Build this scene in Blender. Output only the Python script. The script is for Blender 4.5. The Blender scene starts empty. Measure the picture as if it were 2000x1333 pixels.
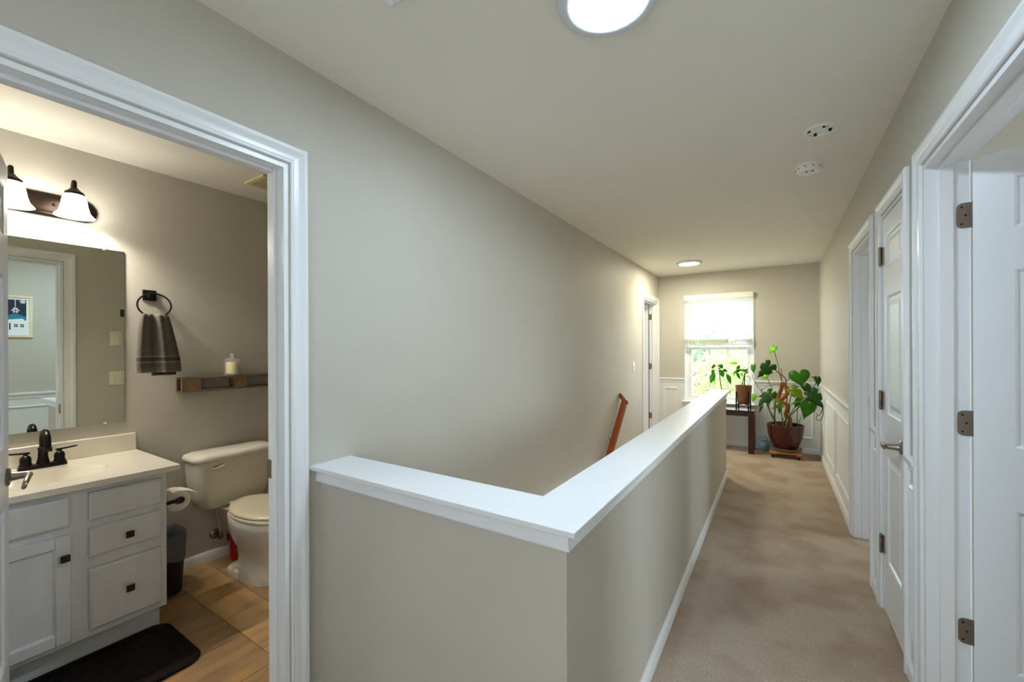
import bpy, math, random
from mathutils import Vector, Matrix
R = math.radians
random.seed(7)
sc = bpy.context.scene
COL = sc.collection

# ------------------------------------------------------------------ camera
F, TH, V0, CH, ROLL = 812.23, .5662, 681.49, 1.3584, -.0038
cd = bpy.data.cameras.new('camera'); cam = bpy.data.objects.new('camera', cd); COL.objects.link(cam)
cd.sensor_width = 36; cd.lens = F / 2000 * 36; cd.shift_y = (V0 - 666.5) / 2000; cd.clip_start = .02; cd.clip_end = 400
cam.matrix_world = Matrix.Translation((0, 0, CH)) @ Matrix.Rotation(TH, 4, 'Z') @ Matrix.Rotation(R(90), 4, 'X') @ Matrix.Rotation(ROLL, 4, 'Z')
sc.camera = cam
# ------------------------------------------------------------------ world, sun, exposure
w = bpy.data.worlds.new('world'); sc.world = w; w.use_nodes = True
nt = w.node_tree; bg = nt.nodes['Background']
sky = nt.nodes.new('ShaderNodeTexSky'); sky.sky_type = 'NISHITA'; sky.sun_disc = False
sky.sun_elevation = R(48); sky.sun_rotation = R(200); sky.air_density = 1.2; sky.dust_density = 3.0
mixw = nt.nodes.new('ShaderNodeMix'); mixw.data_type = 'RGBA'; mixw.inputs[0].default_value = .9
mulw = nt.nodes.new('ShaderNodeMix'); mulw.data_type = 'RGBA'; mulw.blend_type = 'MULTIPLY'; mulw.inputs[0].default_value = 1
mulw.inputs[7].default_value = (.12, .12, .12, 1)
nt.links.new(sky.outputs[0], mulw.inputs[6]); nt.links.new(mulw.outputs[2], mixw.inputs[6])
mixw.inputs[7].default_value = (.80, .91, 1.0, 1)          # thin bright overcast
nt.links.new(mixw.outputs[2], bg.inputs[0]); bg.inputs[1].default_value = 8.0
sl = bpy.data.lights.new('sun', 'SUN'); sl.energy = 2.2; sl.angle = R(3); sl.color = (1, .95, .86)
sun = bpy.data.objects.new('sun', sl); COL.objects.link(sun); sun.rotation_euler = (R(42), 0, R(-78)); sun.location = (-8, -2, 14)
vs = sc.view_settings; vs.view_transform = 'Standard'; vs.look = 'None'; vs.exposure = .45; vs.gamma = 1; vs.use_curve_mapping = False
sc.cycles.max_bounces = 14; sc.cycles.diffuse_bounces = 10; sc.cycles.glossy_bounces = 5; sc.cycles.transmission_bounces = 8
sc.cycles.transparent_max_bounces = 12; sc.cycles.sample_clamp_indirect = 6; sc.cycles.caustics_reflective = False; sc.cycles.caustics_refractive = False

# ------------------------------------------------------------------ helpers
def lin(c):
    if isinstance(c, str):
        c = c.lstrip('#'); c = [int(c[i:i + 2], 16) / 255 for i in (0, 2, 4)]
        return tuple(x / 12.92 if x <= .04045 else ((x + .055) / 1.055) ** 2.4 for x in c)
    return tuple(c)
MATS = {}
def mat(name, col, rough=.5, metal=0, col2=None, nscale=8, nstretch=(1, 1, 1), bump=0, bscale=60, bdist=.002, spec=.5, coat=0,
        trans=0, alpha=1, emit=0, ecol=None, ior=1.45, detail=5, contrast=(.35, .65), sub=0):
    if name in MATS: return MATS[name]
    m = bpy.data.materials.new(name); m.use_nodes = True; t = m.node_tree; b = t.nodes['Principled BSDF']
    c = lin(col); b.inputs['Base Color'].default_value = (*c, 1)
    b.inputs['Roughness'].default_value = rough; b.inputs['Metallic'].default_value = metal
    b.inputs['Specular IOR Level'].default_value = spec; b.inputs['Coat Weight'].default_value = coat
    b.inputs['Transmission Weight'].default_value = trans; b.inputs['Alpha'].default_value = alpha; b.inputs['IOR'].default_value = ior
    if emit:
        b.inputs['Emission Color'].default_value = (*lin(ecol or col), 1); b.inputs['Emission Strength'].default_value = emit
    tc = t.nodes.new('ShaderNodeTexCoord')
    if col2 is not None:
        mp = t.nodes.new('ShaderNodeMapping'); mp.inputs['Scale'].default_value = nstretch
        n = t.nodes.new('ShaderNodeTexNoise'); n.inputs['Scale'].default_value = nscale; n.inputs['Detail'].default_value = detail
        r = t.nodes.new('ShaderNodeValToRGB'); r.color_ramp.elements[0].position = contrast[0]; r.color_ramp.elements[1].position = contrast[1]
        r.color_ramp.elements[0].color = (*c, 1); r.color_ramp.elements[1].color = (*lin(col2), 1)
        t.links.new(tc.outputs['Object'], mp.inputs[0]); t.links.new(mp.outputs[0], n.inputs[0])
        t.links.new(n.outputs[0], r.inputs[0]); t.links.new(r.outputs[0], b.inputs['Base Color'])
    if bump:
        n2 = t.nodes.new('ShaderNodeTexNoise'); n2.inputs['Scale'].default_value = bscale; n2.inputs['Detail'].default_value = 4
        bp = t.nodes.new('ShaderNodeBump'); bp.inputs['Strength'].default_value = bump; bp.inputs['Distance'].default_value = bdist
        t.links.new(tc.outputs['Object'], n2.inputs[0]); t.links.new(n2.outputs[0], bp.inputs['Height']); t.links.new(bp.outputs[0], b.inputs['Normal'])
    MATS[name] = m
    return m

class MB:
    """collects verts and faces in world coordinates"""
    def __init__(s): s.v = []; s.f = []
    def add(s, vs, fs):
        o = len(s.v); s.v += [tuple(p) for p in vs]; s.f += [tuple(i + o for i in f) for f in fs]; return s
    def box(s, x0, x1, y0, y1, z0, z1):
        vs = [(x, y, z) for x in (x0, x1) for y in (y0, y1) for z in (z0, z1)]
        return s.add(vs, [(0, 1, 3, 2), (4, 6, 7, 5), (0, 4, 5, 1), (2, 3, 7, 6), (0, 2, 6, 4), (1, 5, 7, 3)])
    def loft(s, secs, cap=True, closed=True, ring=False):
        n = len(secs[0]); o = len(s.v)
        for q in secs: s.v += [tuple(p) for p in q]
        m = len(secs)
        for i in range(m if ring else m - 1):
            a = o + i * n; b = o + ((i + 1) % m) * n
            for j in range(n if closed else n - 1):
                k = (j + 1) % n; s.f.append((a + j, a + k, b + k, b + j))
        if cap and not ring and closed:
            s.f.append(tuple(range(o + n - 1, o - 1, -1))); s.f.append(tuple(range(o + (m - 1) * n, o + m * n)))
        return s
    def lathe(s, prof, c, n=32, sx=1, sy=1, axis='Z', cap=True):
        secs = []
        for r, h in prof:
            q = []
            for i in range(n):
                a = 2 * math.pi * i / n; x, y = r * math.cos(a) * sx, r * math.sin(a) * sy
                p = {'Z': (x, y, h), 'X': (h, x, y), 'Y': (y, h, x)}[axis]
                q.append((c[0] + p[0], c[1] + p[1], c[2] + p[2]))
            secs.append(q)
        return s.loft(secs, cap=cap)
    def tube(s, pts, r, n=10, ry=None):
        pts = [Vector(p) for p in pts]; secs = []; up = Vector((0, 0, 1)); prev = None
        rr = r if isinstance(r, (list, tuple)) else [r] * len(pts)
        for i, p in enumerate(pts):
            d = (pts[min(i + 1, len(pts) - 1)] - pts[max(i - 1, 0)]).normalized()
            if prev is None:
                a = d.cross(up);
                if a.length < .05: a = d.cross(Vector((1, 0, 0)))
            else: a = prev - d * prev.dot(d)
            a.normalize(); prev = a; b = d.cross(a)
            secs.append([p + a * rr[i] * math.cos(2 * math.pi * k / n) + b * (rr[i] if ry is None else ry) * math.sin(2 * math.pi * k / n) for k in range(n)])
        return s.loft(secs)
    def build(s, name, m, parent=None, smooth=35, bevel=0, seg=2, local=False):
        me = bpy.data.meshes.new(name)
        off = Vector((0, 0, 0))
        if parent is not None and not local: off = world_loc(parent)
        me.from_pydata([(p[0] - off.x, p[1] - off.y, p[2] - off.z) for p in s.v], [], s.f); me.update()
        import bmesh
        bm = bmesh.new(); bm.from_mesh(me); bmesh.ops.recalc_face_normals(bm, faces=bm.faces); bm.to_mesh(me); bm.free()
        if smooth:
            me.shade_smooth(); me.set_sharp_from_angle(angle=R(smooth))
        me.materials.append(m)
        o = bpy.data.objects.new(name, me); COL.objects.link(o)
        if parent is not None: o.parent = parent
        if bevel:
            b = o.modifiers.new('edge', 'BEVEL'); b.width = bevel; b.segments = seg; b.limit_method = 'ANGLE'; b.angle_limit = R(40)
        return o
def world_loc(o):
    p = Vector(o.location)
    while o.parent is not None: o = o.parent; p = p + Vector(o.location)
    return p
def tag(o, label, cat, group=None):
    o['label'] = label; o['category'] = cat
    if group: o['group'] = group
    return o
def empty(name, loc=(0, 0, 0), rz=0):
    o = bpy.data.objects.new(name, None); COL.objects.link(o); o.location = loc; o.rotation_euler = (0, 0, rz); o.empty_display_size = .05
    return o
def thing(name, label, cat, loc, rz=0, group=None): return tag(empty(name, loc, rz), label, cat, group)
def struct(o): o['kind'] = 'structure'; return o
def B(*a): return MB().box(*a)
def rrect(cx, cy, hx, hy, r, n=5):
    """rounded rectangle loop (2D)"""
    r = min(r, hx * .999, hy * .999); q = []
    for sx, sy, a0 in ((1, 1, 0), (-1, 1, 90), (-1, -1, 180), (1, -1, 270)):
        for i in range(n + 1):
            a = R(a0 + 90 * i / n); q.append((cx + sx * (hx - r) + r * math.cos(a), cy + sy * (hy - r) + r * math.sin(a)))
    return q
def ray(u, v):
    a, b = u - 1000, v - V0; D = 1 + ROLL * ROLL; uu = (a + ROLL * b) / D; vv = (b - ROLL * a) / D
    c, s = math.cos(TH), math.sin(TH); r, z = uu / F, -vv / F
    return Vector((r * c - s, r * s + c, z))
def at(u, v, Y):
    d = ray(u, v); t = Y / d.y; return Vector((d.x * t, Y, CH + d.z * t))
def bez(p0, p1, p2, n=8):
    p0, p1, p2 = Vector(p0), Vector(p1), Vector(p2)
    return [p0 * (1 - t) ** 2 + p1 * 2 * t * (1 - t) + p2 * t * t for t in [i / n for i in range(n + 1)]]
def smoothpath(pts, n=6):
    pts = [Vector(p) for p in pts]; out = []
    for i in range(len(pts) - 1):
        p0 = pts[max(i - 1, 0)]; p1 = pts[i]; p2 = pts[i + 1]; p3 = pts[min(i + 2, len(pts) - 1)]
        for k in range(n):
            t = k / n
            out.append(.5 * ((2 * p1) + (p2 - p0) * t + (2 * p0 - 5 * p1 + 4 * p2 - p3) * t * t + (3 * p1 - p0 - 3 * p2 + p3) * t ** 3))
    return out + [pts[-1]]

# ------------------------------------------------------------------ materials
M_wall = mat('greige wall paint', '#c3bfb4', .6, col2='#c1bcb1', nscale=3, bump=.12, bscale=260, bdist=.001, spec=.35)
M_white = mat('white trim paint', '#e9ebee', .28, bump=.03, bscale=120, bdist=.0006)
M_door = mat('white door paint', '#e6e9ee', .34, bump=.10, bscale=140, bdist=.0006)
M_ceil = mat('ceiling paint', '#e7e4db', .85, bump=.10, bscale=300, bdist=.001, spec=.2)
M_nickel = mat('satin nickel', '#a1968a', .32, 1, bump=.02, bscale=200)
M_hinge = mat('brushed hinge metal', '#8d7e72', .42, .8, bump=.03, bscale=200)
M_bronze = mat('oil rubbed bronze', '#1d1714', .32, .6)
M_bronze2 = mat('dark bronze fixture', '#2e241d', .34, .8)
M_porc = mat('glazed porcelain', '#d9d5c8', .12, coat=.5)
M_cream = mat('cream plastic seat', '#d5cbb2', .22)
M_marble = mat('cultured marble top', '#e6e1d3', .14, col2='#e0dacb', nscale=6, coat=.3)
M_cab = mat('painted oak cabinet', '#dcdee0', .45, col2='#d3d6d9', nscale=14, nstretch=(1, 1, .12), bump=.25, bscale=90, bdist=.0008)
M_black = mat('black knob', '#0d0b0b', .3)
M_blackplastic = mat('black plastic bin', '#14100f', .45)
M_mirror = mat('mirror glass', (.80, .83, .74), .0, 1)
M_glass = mat('clear glass', '#dfe6e2', .03, alpha=.24, spec=.9)
M_clip = mat('clear plastic clip', '#eef0ee', .15, trans=.6)
M_wax = mat('candle wax', '#ead9a8', .5, sub=.3)
M_wood_d = mat('weathered pallet wood', '#574b3d', .75, col2='#786650', nscale=7, nstretch=(6, .8, 6), bump=.4, bscale=40)
M_wood_b = mat('pallet block wood', '#7b6244', .7, col2='#90734e', nscale=9, nstretch=(3, 3, 1), bump=.3, bscale=40)
M_towel = mat('charcoal terry cloth', '#5f5b55', .95, col2='#6c6760', nscale=90, bump=.8, bscale=420, bdist=.004, spec=.1)
M_towel2 = mat('towel band weave', '#777166', .9, bump=.5, bscale=300, spec=.1)
M_towel3 = mat('towel dark band', '#4d4945', .9, bump=.5, bscale=300, spec=.1)
M_mat = mat('brown black memory foam mat', '#1b1514', .9, col2='#241c1a', nscale=40, bump=.5, bscale=350, bdist=.003, spec=.15)
M_liner = mat('grey bin liner', '#5d6068', .35, bump=.6, bscale=30, bdist=.01)
M_red = mat('red plastic', '#c31219', .3)
M_label = mat('dark printed label', '#2a2d2b', .5, col2='#8c9088', nscale=60)
M_paper = mat('toilet paper', '#f1ede4', .95, bump=.3, bscale=200)
M_brass = mat('chrome valve', '#8b8780', .25, 1)
M_hose = mat('white supply line', '#d8cdb0', .4)
M_cherry = mat('stained handrail wood', '#8a3d12', .32, col2='#a04c1a', nscale=10, nstretch=(6, 1, 6), coat=.3)
M_espresso = mat('espresso table wood', '#2b0f0a', .25, col2='#35150e', nscale=12, nstretch=(1, 6, 6), coat=.4)
M_potred = mat('oxblood glazed ceramic', '#480f0a', .12, col2='#3a0b07', nscale=5, nstretch=(4, 4, .6), coat=.3)
M_basket = mat('ribbed brown pot', '#6b4027', .5, col2='#7d4d2f', nscale=30, nstretch=(.3, .3, 6))
M_iron = mat('black metal stand', '#12100f', .4, .4)
M_coir = mat('coir moss pole', '#b06a30', .95, col2='#8d4f20', nscale=90, bump=1, bscale=200, bdist=.01)
M_soil = mat('potting soil', '#2c2119', 1, col2='#3a2c22', nscale=60, bump=1, bscale=120, bdist=.01)
M_caddy = mat('orange cedar', '#b9773a', .55, col2='#a8672e', nscale=10, nstretch=(.8, 6, 6))
M_clearp = mat('clear saucer plastic', '#e7e0d6', .1, trans=.85)
M_blue = mat('pale blue plastic', '#93b3c2', .3, trans=.35)
M_fix = mat('white metal fixture ring', '#d6dbe2', .45)
M_plate = mat('almond switch plate', '#e6e2cd', .35)
M_platew = mat('white switch plate', '#eef0ec', .35)
M_dark = mat('dark slot', '#151413', .8)
M_frame = mat('pale maple frame', '#ecdabd', .5, col2='#e6d0ae', nscale=14, nstretch=(4, .6, .6))

def leafmat(name, c1, c2, rough=.35):
    m = mat(name, c1, rough, col2=c2, nscale=14, contrast=(.3, .7), spec=.4)
    t = m.node_tree; b = t.nodes['Principled BSDF']; out = t.nodes['Material Output']
    tr = t.nodes.new('ShaderNodeBsdfTranslucent'); mx = t.nodes.new('ShaderNodeMixShader'); mx.inputs[0].default_value = .45
    src = b.inputs['Base Color'].links[0].from_socket; hs = t.nodes.new('ShaderNodeHueSaturation'); hs.inputs['Value'].default_value = 1.7
    t.links.new(src, hs.inputs['Color']); t.links.new(hs.outputs[0], tr.inputs[0])
    t.links.new(b.outputs[0], mx.inputs[1]); t.links.new(tr.outputs[0], mx.inputs[2]); t.links.new(mx.outputs[0], out.inputs[0])
    return m
L_dark = leafmat('dark leaf', '#28521c', '#386a22')
L_mid = leafmat('mid green leaf', '#3c7a1c', '#4f8f24')
L_bright = leafmat('fresh lime leaf', '#7fc02a', '#95d33a')
L_yel = leafmat('yellow green leaf', '#6f8c1c', '#8fa32a')
M_stem = mat('green stem', '#3d5a22', .5, col2='#4e6a2a', nscale=20)
M_twig = mat('dark woody stem', '#3a3326', .7)

# two-tone wall: greige above the chair rail, white wainscot below
def twotone():
    m = mat('two tone wall', '#c3bfb4', .55, bump=.1, bscale=260, bdist=.001, spec=.35)
    t = m.node_tree; b = t.nodes['Principled BSDF']; g = t.nodes.new('ShaderNodeNewGeometry'); sx = t.nodes.new('ShaderNodeSeparateXYZ')
    mt = t.nodes.new('ShaderNodeMath'); mt.operation = 'GREATER_THAN'; mt.inputs[1].default_value = .89
    mx = t.nodes.new('ShaderNodeMix'); mx.data_type = 'RGBA'; mx.inputs[6].default_value = (*lin('#e3e4e2'), 1); mx.inputs[7].default_value = (*lin('#c3bfb4'), 1)
    t.links.new(g.outputs['Position'], sx.inputs[0]); t.links.new(sx.outputs[2], mt.inputs[0]); t.links.new(mt.outputs[0], mx.inputs[0]); t.links.new(mx.outputs[2], b.inputs['Base Color'])
    return m
M_wall2 = twotone()
def carpetmat():
    m = mat('beige cut pile carpet', '#b39a7f', .97, spec=.05); t = m.node_tree; b = t.nodes['Principled BSDF']
    tc = t.nodes.new('ShaderNodeTexCoord'); col = None
    def noise(scale, detail, stretch=(1, 1, 1), dist=0):
        mp = t.nodes.new('ShaderNodeMapping'); mp.inputs['Scale'].default_value = stretch; n = t.nodes.new('ShaderNodeTexNoise')
        n.inputs['Scale'].default_value = scale; n.inputs['Detail'].default_value = detail; n.inputs['Distortion'].default_value = dist
        t.links.new(tc.outputs['Object'], mp.inputs[0]); t.links.new(mp.outputs[0], n.inputs[0]); return n
    n1 = noise(3.2, 9, (1, 1, 1), .25); n2 = noise(150, 3); n3 = noise(900, 2)
    r1 = t.nodes.new('ShaderNodeValToRGB'); r1.color_ramp.elements[0].position = .36; r1.color_ramp.elements[1].position = .58
    r1.color_ramp.elements[0].color = (*lin('#d4b496'), 1); r1.color_ramp.elements[1].color = (*lin('#edd5b9'), 1)
    r2 = t.nodes.new('ShaderNodeValToRGB'); r2.color_ramp.elements[0].position = .3; r2.color_ramp.elements[1].position = .7
    r2.color_ramp.elements[0].color = (.74, .72, .69, 1); r2.color_ramp.elements[1].color = (1.18, 1.17, 1.15, 1)
    mx = t.nodes.new('ShaderNodeMix'); mx.data_type = 'RGBA'; mx.blend_type = 'MULTIPLY'; mx.inputs[0].default_value = 1
    t.links.new(n1.outputs[0], r1.inputs[0]); t.links.new(n2.outputs[0], r2.inputs[0]); t.links.new(r1.outputs[0], mx.inputs[6]); t.links.new(r2.outputs[0], mx.inputs[7])
    t.links.new(mx.outputs[2], b.inputs['Base Color'])
    ad = t.nodes.new('ShaderNodeMath'); ad.operation = 'ADD'; t.links.new(n2.outputs[0], ad.inputs[0]); t.links.new(n3.outputs[0], ad.inputs[1])
    bp = t.nodes.new('ShaderNodeBump'); bp.inputs['Strength'].default_value = .9; bp.inputs['Distance'].default_value = .012
    t.links.new(ad.outputs[0], bp.inputs['Height']); t.links.new(bp.outputs[0], b.inputs['Normal'])
    b.inputs['Sheen Weight'].default_value = .25
    return m
M_carpet = carpetmat()
def tilemat(i, c1, c2, c3):
    m = mat('slate look vinyl %d' % i, c1, .38, bump=.15, bscale=60, bdist=.001); t = m.node_tree; b = t.nodes['Principled BSDF']
    tc = t.nodes.new('ShaderNodeTexCoord'); mp = t.nodes.new('ShaderNodeMapping'); mp.inputs['Scale'].default_value = (9, 2.2, 1); mp.inputs['Rotation'].default_value = (0, 0, R(14)); mp.inputs['Location'].default_value = (i * 3.1, i, 0)
    n = t.nodes.new('ShaderNodeTexNoise'); n.inputs['Scale'].default_value = 1.6; n.inputs['Detail'].default_value = 8; n.inputs['Distortion'].default_value = .8
    r = t.nodes.new('ShaderNodeValToRGB'); e = r.color_ramp.elements; e[0].position = .3; e[1].position = .72; e[0].color = (*lin(c1), 1); e[1].color = (*lin(c3), 1)
    k = r.color_ramp.elements.new(.5); k.color = (*lin(c2), 1)
    t.links.new(tc.outputs['Object'], mp.inputs[0]); t.links.new(mp.outputs[0], n.inputs[0]); t.links.new(n.outputs[0], r.inputs[0]); t.links.new(r.outputs[0], b.inputs['Base Color'])
    return m
TILES = [tilemat(0, '#8c6f50', '#a88660', '#bb9055'), tilemat(1, '#9c7b56', '#b8956a', '#cb9d5c'), tilemat(2, '#94765a', '#b08f68', '#c4985c')]

# ------------------------------------------------------------------ layout numbers (metres)
XL, XLB, XR, XRB, XM = -1.508, -1.62, .465, .58, -3.13
YF, YFB, YB = 6.533, 6.683, -1.3
ZC, ZCB, ZFB = 2.44, 2.425, -.02
DOP = 2.037                                   # door opening height
OPEN_L = [(.085, .847), (5.68, 6.44)]         # openings in the left wall (bathroom, far room)
OPEN_R = [(1.33, 2.138), (2.40, 2.855), (3.145, 3.84)]
XH, XHI, YN, YNI, YE, ZCAP = -.45, -.565, .962, 1.077, 4.91, .914
WX0, WX1, WZ0, WZ1 = -1.14, -.255, .585, 2.10

# ------------------------------------------------------------------ shell
def wall_x(name, x0, x1, y0, y1, z0, openings, m, zb=None):
    mb = MB(); y = y0
    for a, b in openings:
        mb.box(x0, x1, y, a, z0, ZC); mb.box(x0, x1, a, b, DOP, ZC)
        if z0 < 0: mb.box(x0, x1, a, b, z0, -.03)
        y = b
    mb.box(x0, x1, y, y1, z0, ZC)
    return struct(mb.build(name, m, smooth=0))
wall_x('wall_left', XLB, XL, YB - .12, YFB, -2.8, OPEN_L, M_wall)
wall_x('wall_right', XR, XRB, YB - .12, YFB, -.25, OPEN_R, M_wall2)
mb = MB(); mb.box(-4.7, WX0, YF, YFB, -.25, ZC); mb.box(WX1, 3.8, YF, YFB, -.25, ZC); mb.box(WX0, WX1, YF, YFB, -.25, WZ0 - .02); mb.box(WX0, WX1, YF, YFB, WZ1, ZC)
struct(mb.build('wall_far', M_wall2, smooth=0))
mb = MB(); bw = (-.55, .20, .85, 1.95)
mb.box(XL, bw[0], YB - .12, YB, -.25, ZC); mb.box(bw[1], XR, YB - .12, YB, -.25, ZC); mb.box(bw[0], bw[1], YB - .12, YB, -.25, bw[2]); mb.box(bw[0], bw[1], YB - .12, YB, bw[3], ZC)
struct(mb.build('wall_back', M_wall, smooth=0))
w2 = struct(empty('window_added', (bw[0], YB, bw[2])))  # added window behind the camera, brings daylight into the near hall
for q in ((bw[0], bw[0] + .05, bw[2], bw[3]), (bw[1] - .05, bw[1], bw[2], bw[3]), (bw[0] + .05, bw[1] - .05, bw[2], bw[2] + .05), (bw[0] + .05, bw[1] - .05, bw[3] - .05, bw[3]), (bw[0] + .05, bw[1] - .05, 1.34, 1.40)):
    B(q[0], q[1], YB - .10, YB - .04, q[2], q[3]).build('frame', M_white, w2)
struct(B(XM - .12, XM, -.22, 2.87, -.25, ZC).build('wall_bathroom_mirror', M_wall, smooth=0))
struct(B(XM, XLB, -.22, -.1, -.25, ZC).build('wall_bathroom_near', M_wall, smooth=0))
struct(B(XM, XLB, 2.75, 2.87, -.25, ZC).build('wall_bathroom_end', M_wall, smooth=0))
# rooms behind the doors: outer walls with unseen window openings added for daylight, partitions
mb = MB(); X0, X1 = 3.65, 3.8
for a, b in ((YB - .12, .3), (1.9, 4.2), (5.6, YF)): mb.box(X0, X1, a, b, -.25, ZC)
for a, b in ((.3, 1.9), (4.2, 5.6)): mb.box(X0, X1, a, b, -.25, .7); mb.box(X0, X1, a, b, 2.15, ZC)
struct(mb.build('wall_bedroom_outer', M_wall, smooth=0))
struct(B(XRB, 3.65, YB - .12, YB, -.25, ZC).build('wall_bedroom_back', M_wall, smooth=0))
struct(B(XRB, 3.65, 2.25, 2.37, 0, ZC).build('wall_closet_near', M_wall, smooth=0))
struct(B(XRB, 3.65, 2.93, 3.05, 0, ZC).build('wall_closet_far', M_wall, smooth=0))
struct(B(1.2, 1.3, 2.37, 2.93, 0, ZC).build('wall_closet_back', M_wall, smooth=0))
mb = MB(); mb.box(-4.7, -4.55, 4.3, 5.0, -.25, ZC); mb.box(-4.7, -4.55, 6.2, YF, -.25, ZC); mb.box(-4.7, -4.55, 5.0, 6.2, -.25, .7); mb.box(-4.7, -4.55, 5.0, 6.2, 2.15, ZC)
struct(mb.build('wall_far_room_outer', M_wall, smooth=0))
struct(B(-4.55, XLB, 4.3, 4.42, -.25, ZC).build('wall_far_room_near', M_wall, smooth=0))
struct(B(-4.75, 3.85, YB - .2, YFB + .05, ZC, ZC + .2).build('ceiling', M_ceil, smooth=0))
struct(B(XM, XLB, -.1, 2.75, ZCB, ZC).build('ceiling_bathroom', M_ceil, smooth=0))
# carpet: hall, landing and rooms in one fitted floor around the stair opening
mb = MB()
for q in ((XL, XHI, YB, YN + .05), (XHI, XR, YB, 4.6), (XL, XR, 4.6, YF), (XR, XRB, YB, YF), (XRB, 3.65, YB, YF), (-4.55, XLB, 4.42, YF)): mb.box(*q, -.25, 0)
for a, b in OPEN_L: mb.box(XLB if a > 1 else XL - .03, XL, a, b, -.03, 0)
struct(mb.build('floor', M_carpet, smooth=0))
# stairs going down toward the near end of the well
fs = struct(B(XL, XHI, 1.0, 4.6, -2.85, -2.75).build('floor_stairwell', M_carpet, smooth=0))
for i in range(13):
    z = -.2 * (i + 1)
    B(XL, XHI, 4.6 - .25 * (i + 1) - .025, 4.6 - .25 * i, z - .2 if i else -.6, z).build('step', M_carpet, fs, bevel=.012)
# half wall round the stairwell
mb = MB(); mb.box(XL, XH, YN, YNI, -2.8, ZCAP - .016); mb.box(XHI, XH, YNI, YE, -.25, ZCAP - .016); mb.box(XHI, XH, YNI, 1.3, -2.8, -.25); mb.box(XHI, XH, 4.0, YE, -2.8, -.25)  # gap below floor level added to let daylight into the well
struct(mb.build('wall_stairwell', M_wall, smooth=0))
struct(B(XHI, 3.65, YB, YF, -2.85, -2.75).build('floor_lower_added', mat('pale oak boards', '#a39888', .5, col2='#978b7b', nscale=6, nstretch=(6, .6, 1)), smooth=0))  # added unseen floor, open at the sides so sky light bounces up the well
struct(B(XL, XHI, 4.6, 4.7, -2.8, -.25).build('wall_stairwell_end', M_wall, smooth=0))
cap = struct(empty('trim_1', (XH, YN, ZCAP)))
XS = -.655
MB().box(XL + .001, XS, YN - .039, YNI + .03, ZCAP - .016, ZCAP).build('cap_board', M_white, cap, bevel=.0022, seg=3)
q = [(XS, YN - .039), (XH + .039, YN - .039), (XH + .039, YE + .039), (XHI - .03, YE + .039), (XHI - .03, YNI + .03), (XS, YNI + .03)]
MB().loft([[(x, y, z) for x, y in q] for z in (ZCAP - .016, ZCAP)]).build('cap_board', M_white, cap, bevel=.0022, seg=3)
CM = [(0, .847), (.010, .847), (.013, .851), (.013, .855), (.010, .858), (.0105, .866), (.0085, .869), (.009, .880), (.012, .888), (.018, .894), (.020, ZCAP - .016), (0, ZCAP - .016)]
def capmold(secs): MB().loft(secs).build('cap_molding', M_white, cap, smooth=50)
capmold([[(XL + .001, YN - o, z) for o, z in CM], [(XH + o, YN - o, z) for o, z in CM]])
capmold([[(XH + o, YN - o, z) for o, z in CM], [(XH + o, YE + o, z) for o, z in CM]])
capmold([[(XH + o, YE + o, z) for o, z in CM], [(XHI - o, YE + o, z) for o, z in CM]])
capmold([[(XHI - o, YE + o, z) for o, z in CM], [(XHI - o, YNI + o, z) for o, z in CM]])

# baseboards
BBP = [(0, 0), (.014, 0), (.014, .048), (.011, .056), (.007, .061), (.004, .068), (0, .068)]
def bb(name, runs, z=0, parent=None):
    """runs: (axis, fixed coord, outward sign, a, b)"""
    mb = MB()
    for ax, f, s, a, b in runs:
        if ax == 'Y': mb.loft([[(f + s * o, y, z + h) for o, h in BBP] for y in (a, b)])
        else: mb.loft([[(x, f + s * o, z + h) for o, h in BBP] for x in (a, b)])
    return struct(mb.build(name, M_white, smooth=30))
bb('baseboard_stair', [('Y', XH, 1, YN - .014, YE + .014), ('X', YN, -1, XL, XH), ('X', YE, 1, XHI, XH)])
bb('baseboard_right', [('Y', XR, -1, YB, 1.262), ('Y', XR, -1, 2.205, 2.335), ('Y', XR, -1, 2.92, 3.08), ('Y', XR, -1, 3.905, YF)])
bb('baseboard_far', [('X', YF, -1, XL, XR)])
bb('baseboard_left', [('Y', XL, 1, YB, .015), ('Y', XL, 1, 4.6, 5.61)])
bb('baseboard_bathroom', [('Y', XM, 1, .86, 2.75), ('X', 2.75, -1, XM, XLB), ('Y', XLB, -1, .92, 2.75)], ZFB)

# chair rail and panel mouldings
ntrim = [1]
def trimname(): ntrim[0] += 1; return 'trim_%d' % ntrim[0]
CR = [(0, .855), (.006, .855), (.008, .862), (.006, .868), (.010, .876), (.020, .892), (.024, .902), (.022, .910), (.016, .914), (0, .914)]
for a, b in ((YB, 1.262), (2.205, 2.335), (2.92, 3.08), (3.905, YF)):
    struct(MB().loft([[(XR - o, y, z) for o, z in CR] for y in (a, b)]).build(trimname(), M_white, smooth=40))
for a, b in ((XL, WX0 - .003), (WX1 + .003, XR)):
    struct(MB().loft([[(x, YF - o, z) for o, z in CR] for x in (a, b)]).build(trimname(), M_white, smooth=40))
PP = [(0, 0), (.003, .008), (.008, .012), (.014, .010), (.020, .006), (.026, .004), (.028, 0)]   # inset, height
def panelmould(plane, f, s, a0, a1, z0, z1):
    t = struct(empty(trimname(), (f, a0, z0) if plane == 'X' else (a0, f, z0)))
    def pt(a, z, h): return (f + s * h, a, z) if plane == 'X' else (a, f + s * h, z)
    cs = [lambda i: (a0 + i, z0 + i), lambda i: (a0 + i, z1 - i), lambda i: (a1 - i, z1 - i), lambda i: (a1 - i, z0 + i)]
    for k in range(4):
        c0, c1 = cs[k], cs[(k + 1) % 4]
        MB().loft([[pt(*c0(i), h) for i, h in PP], [pt(*c1(i), h) for i, h in PP]]).build('panel_molding', M_white, t, smooth=50)
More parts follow.
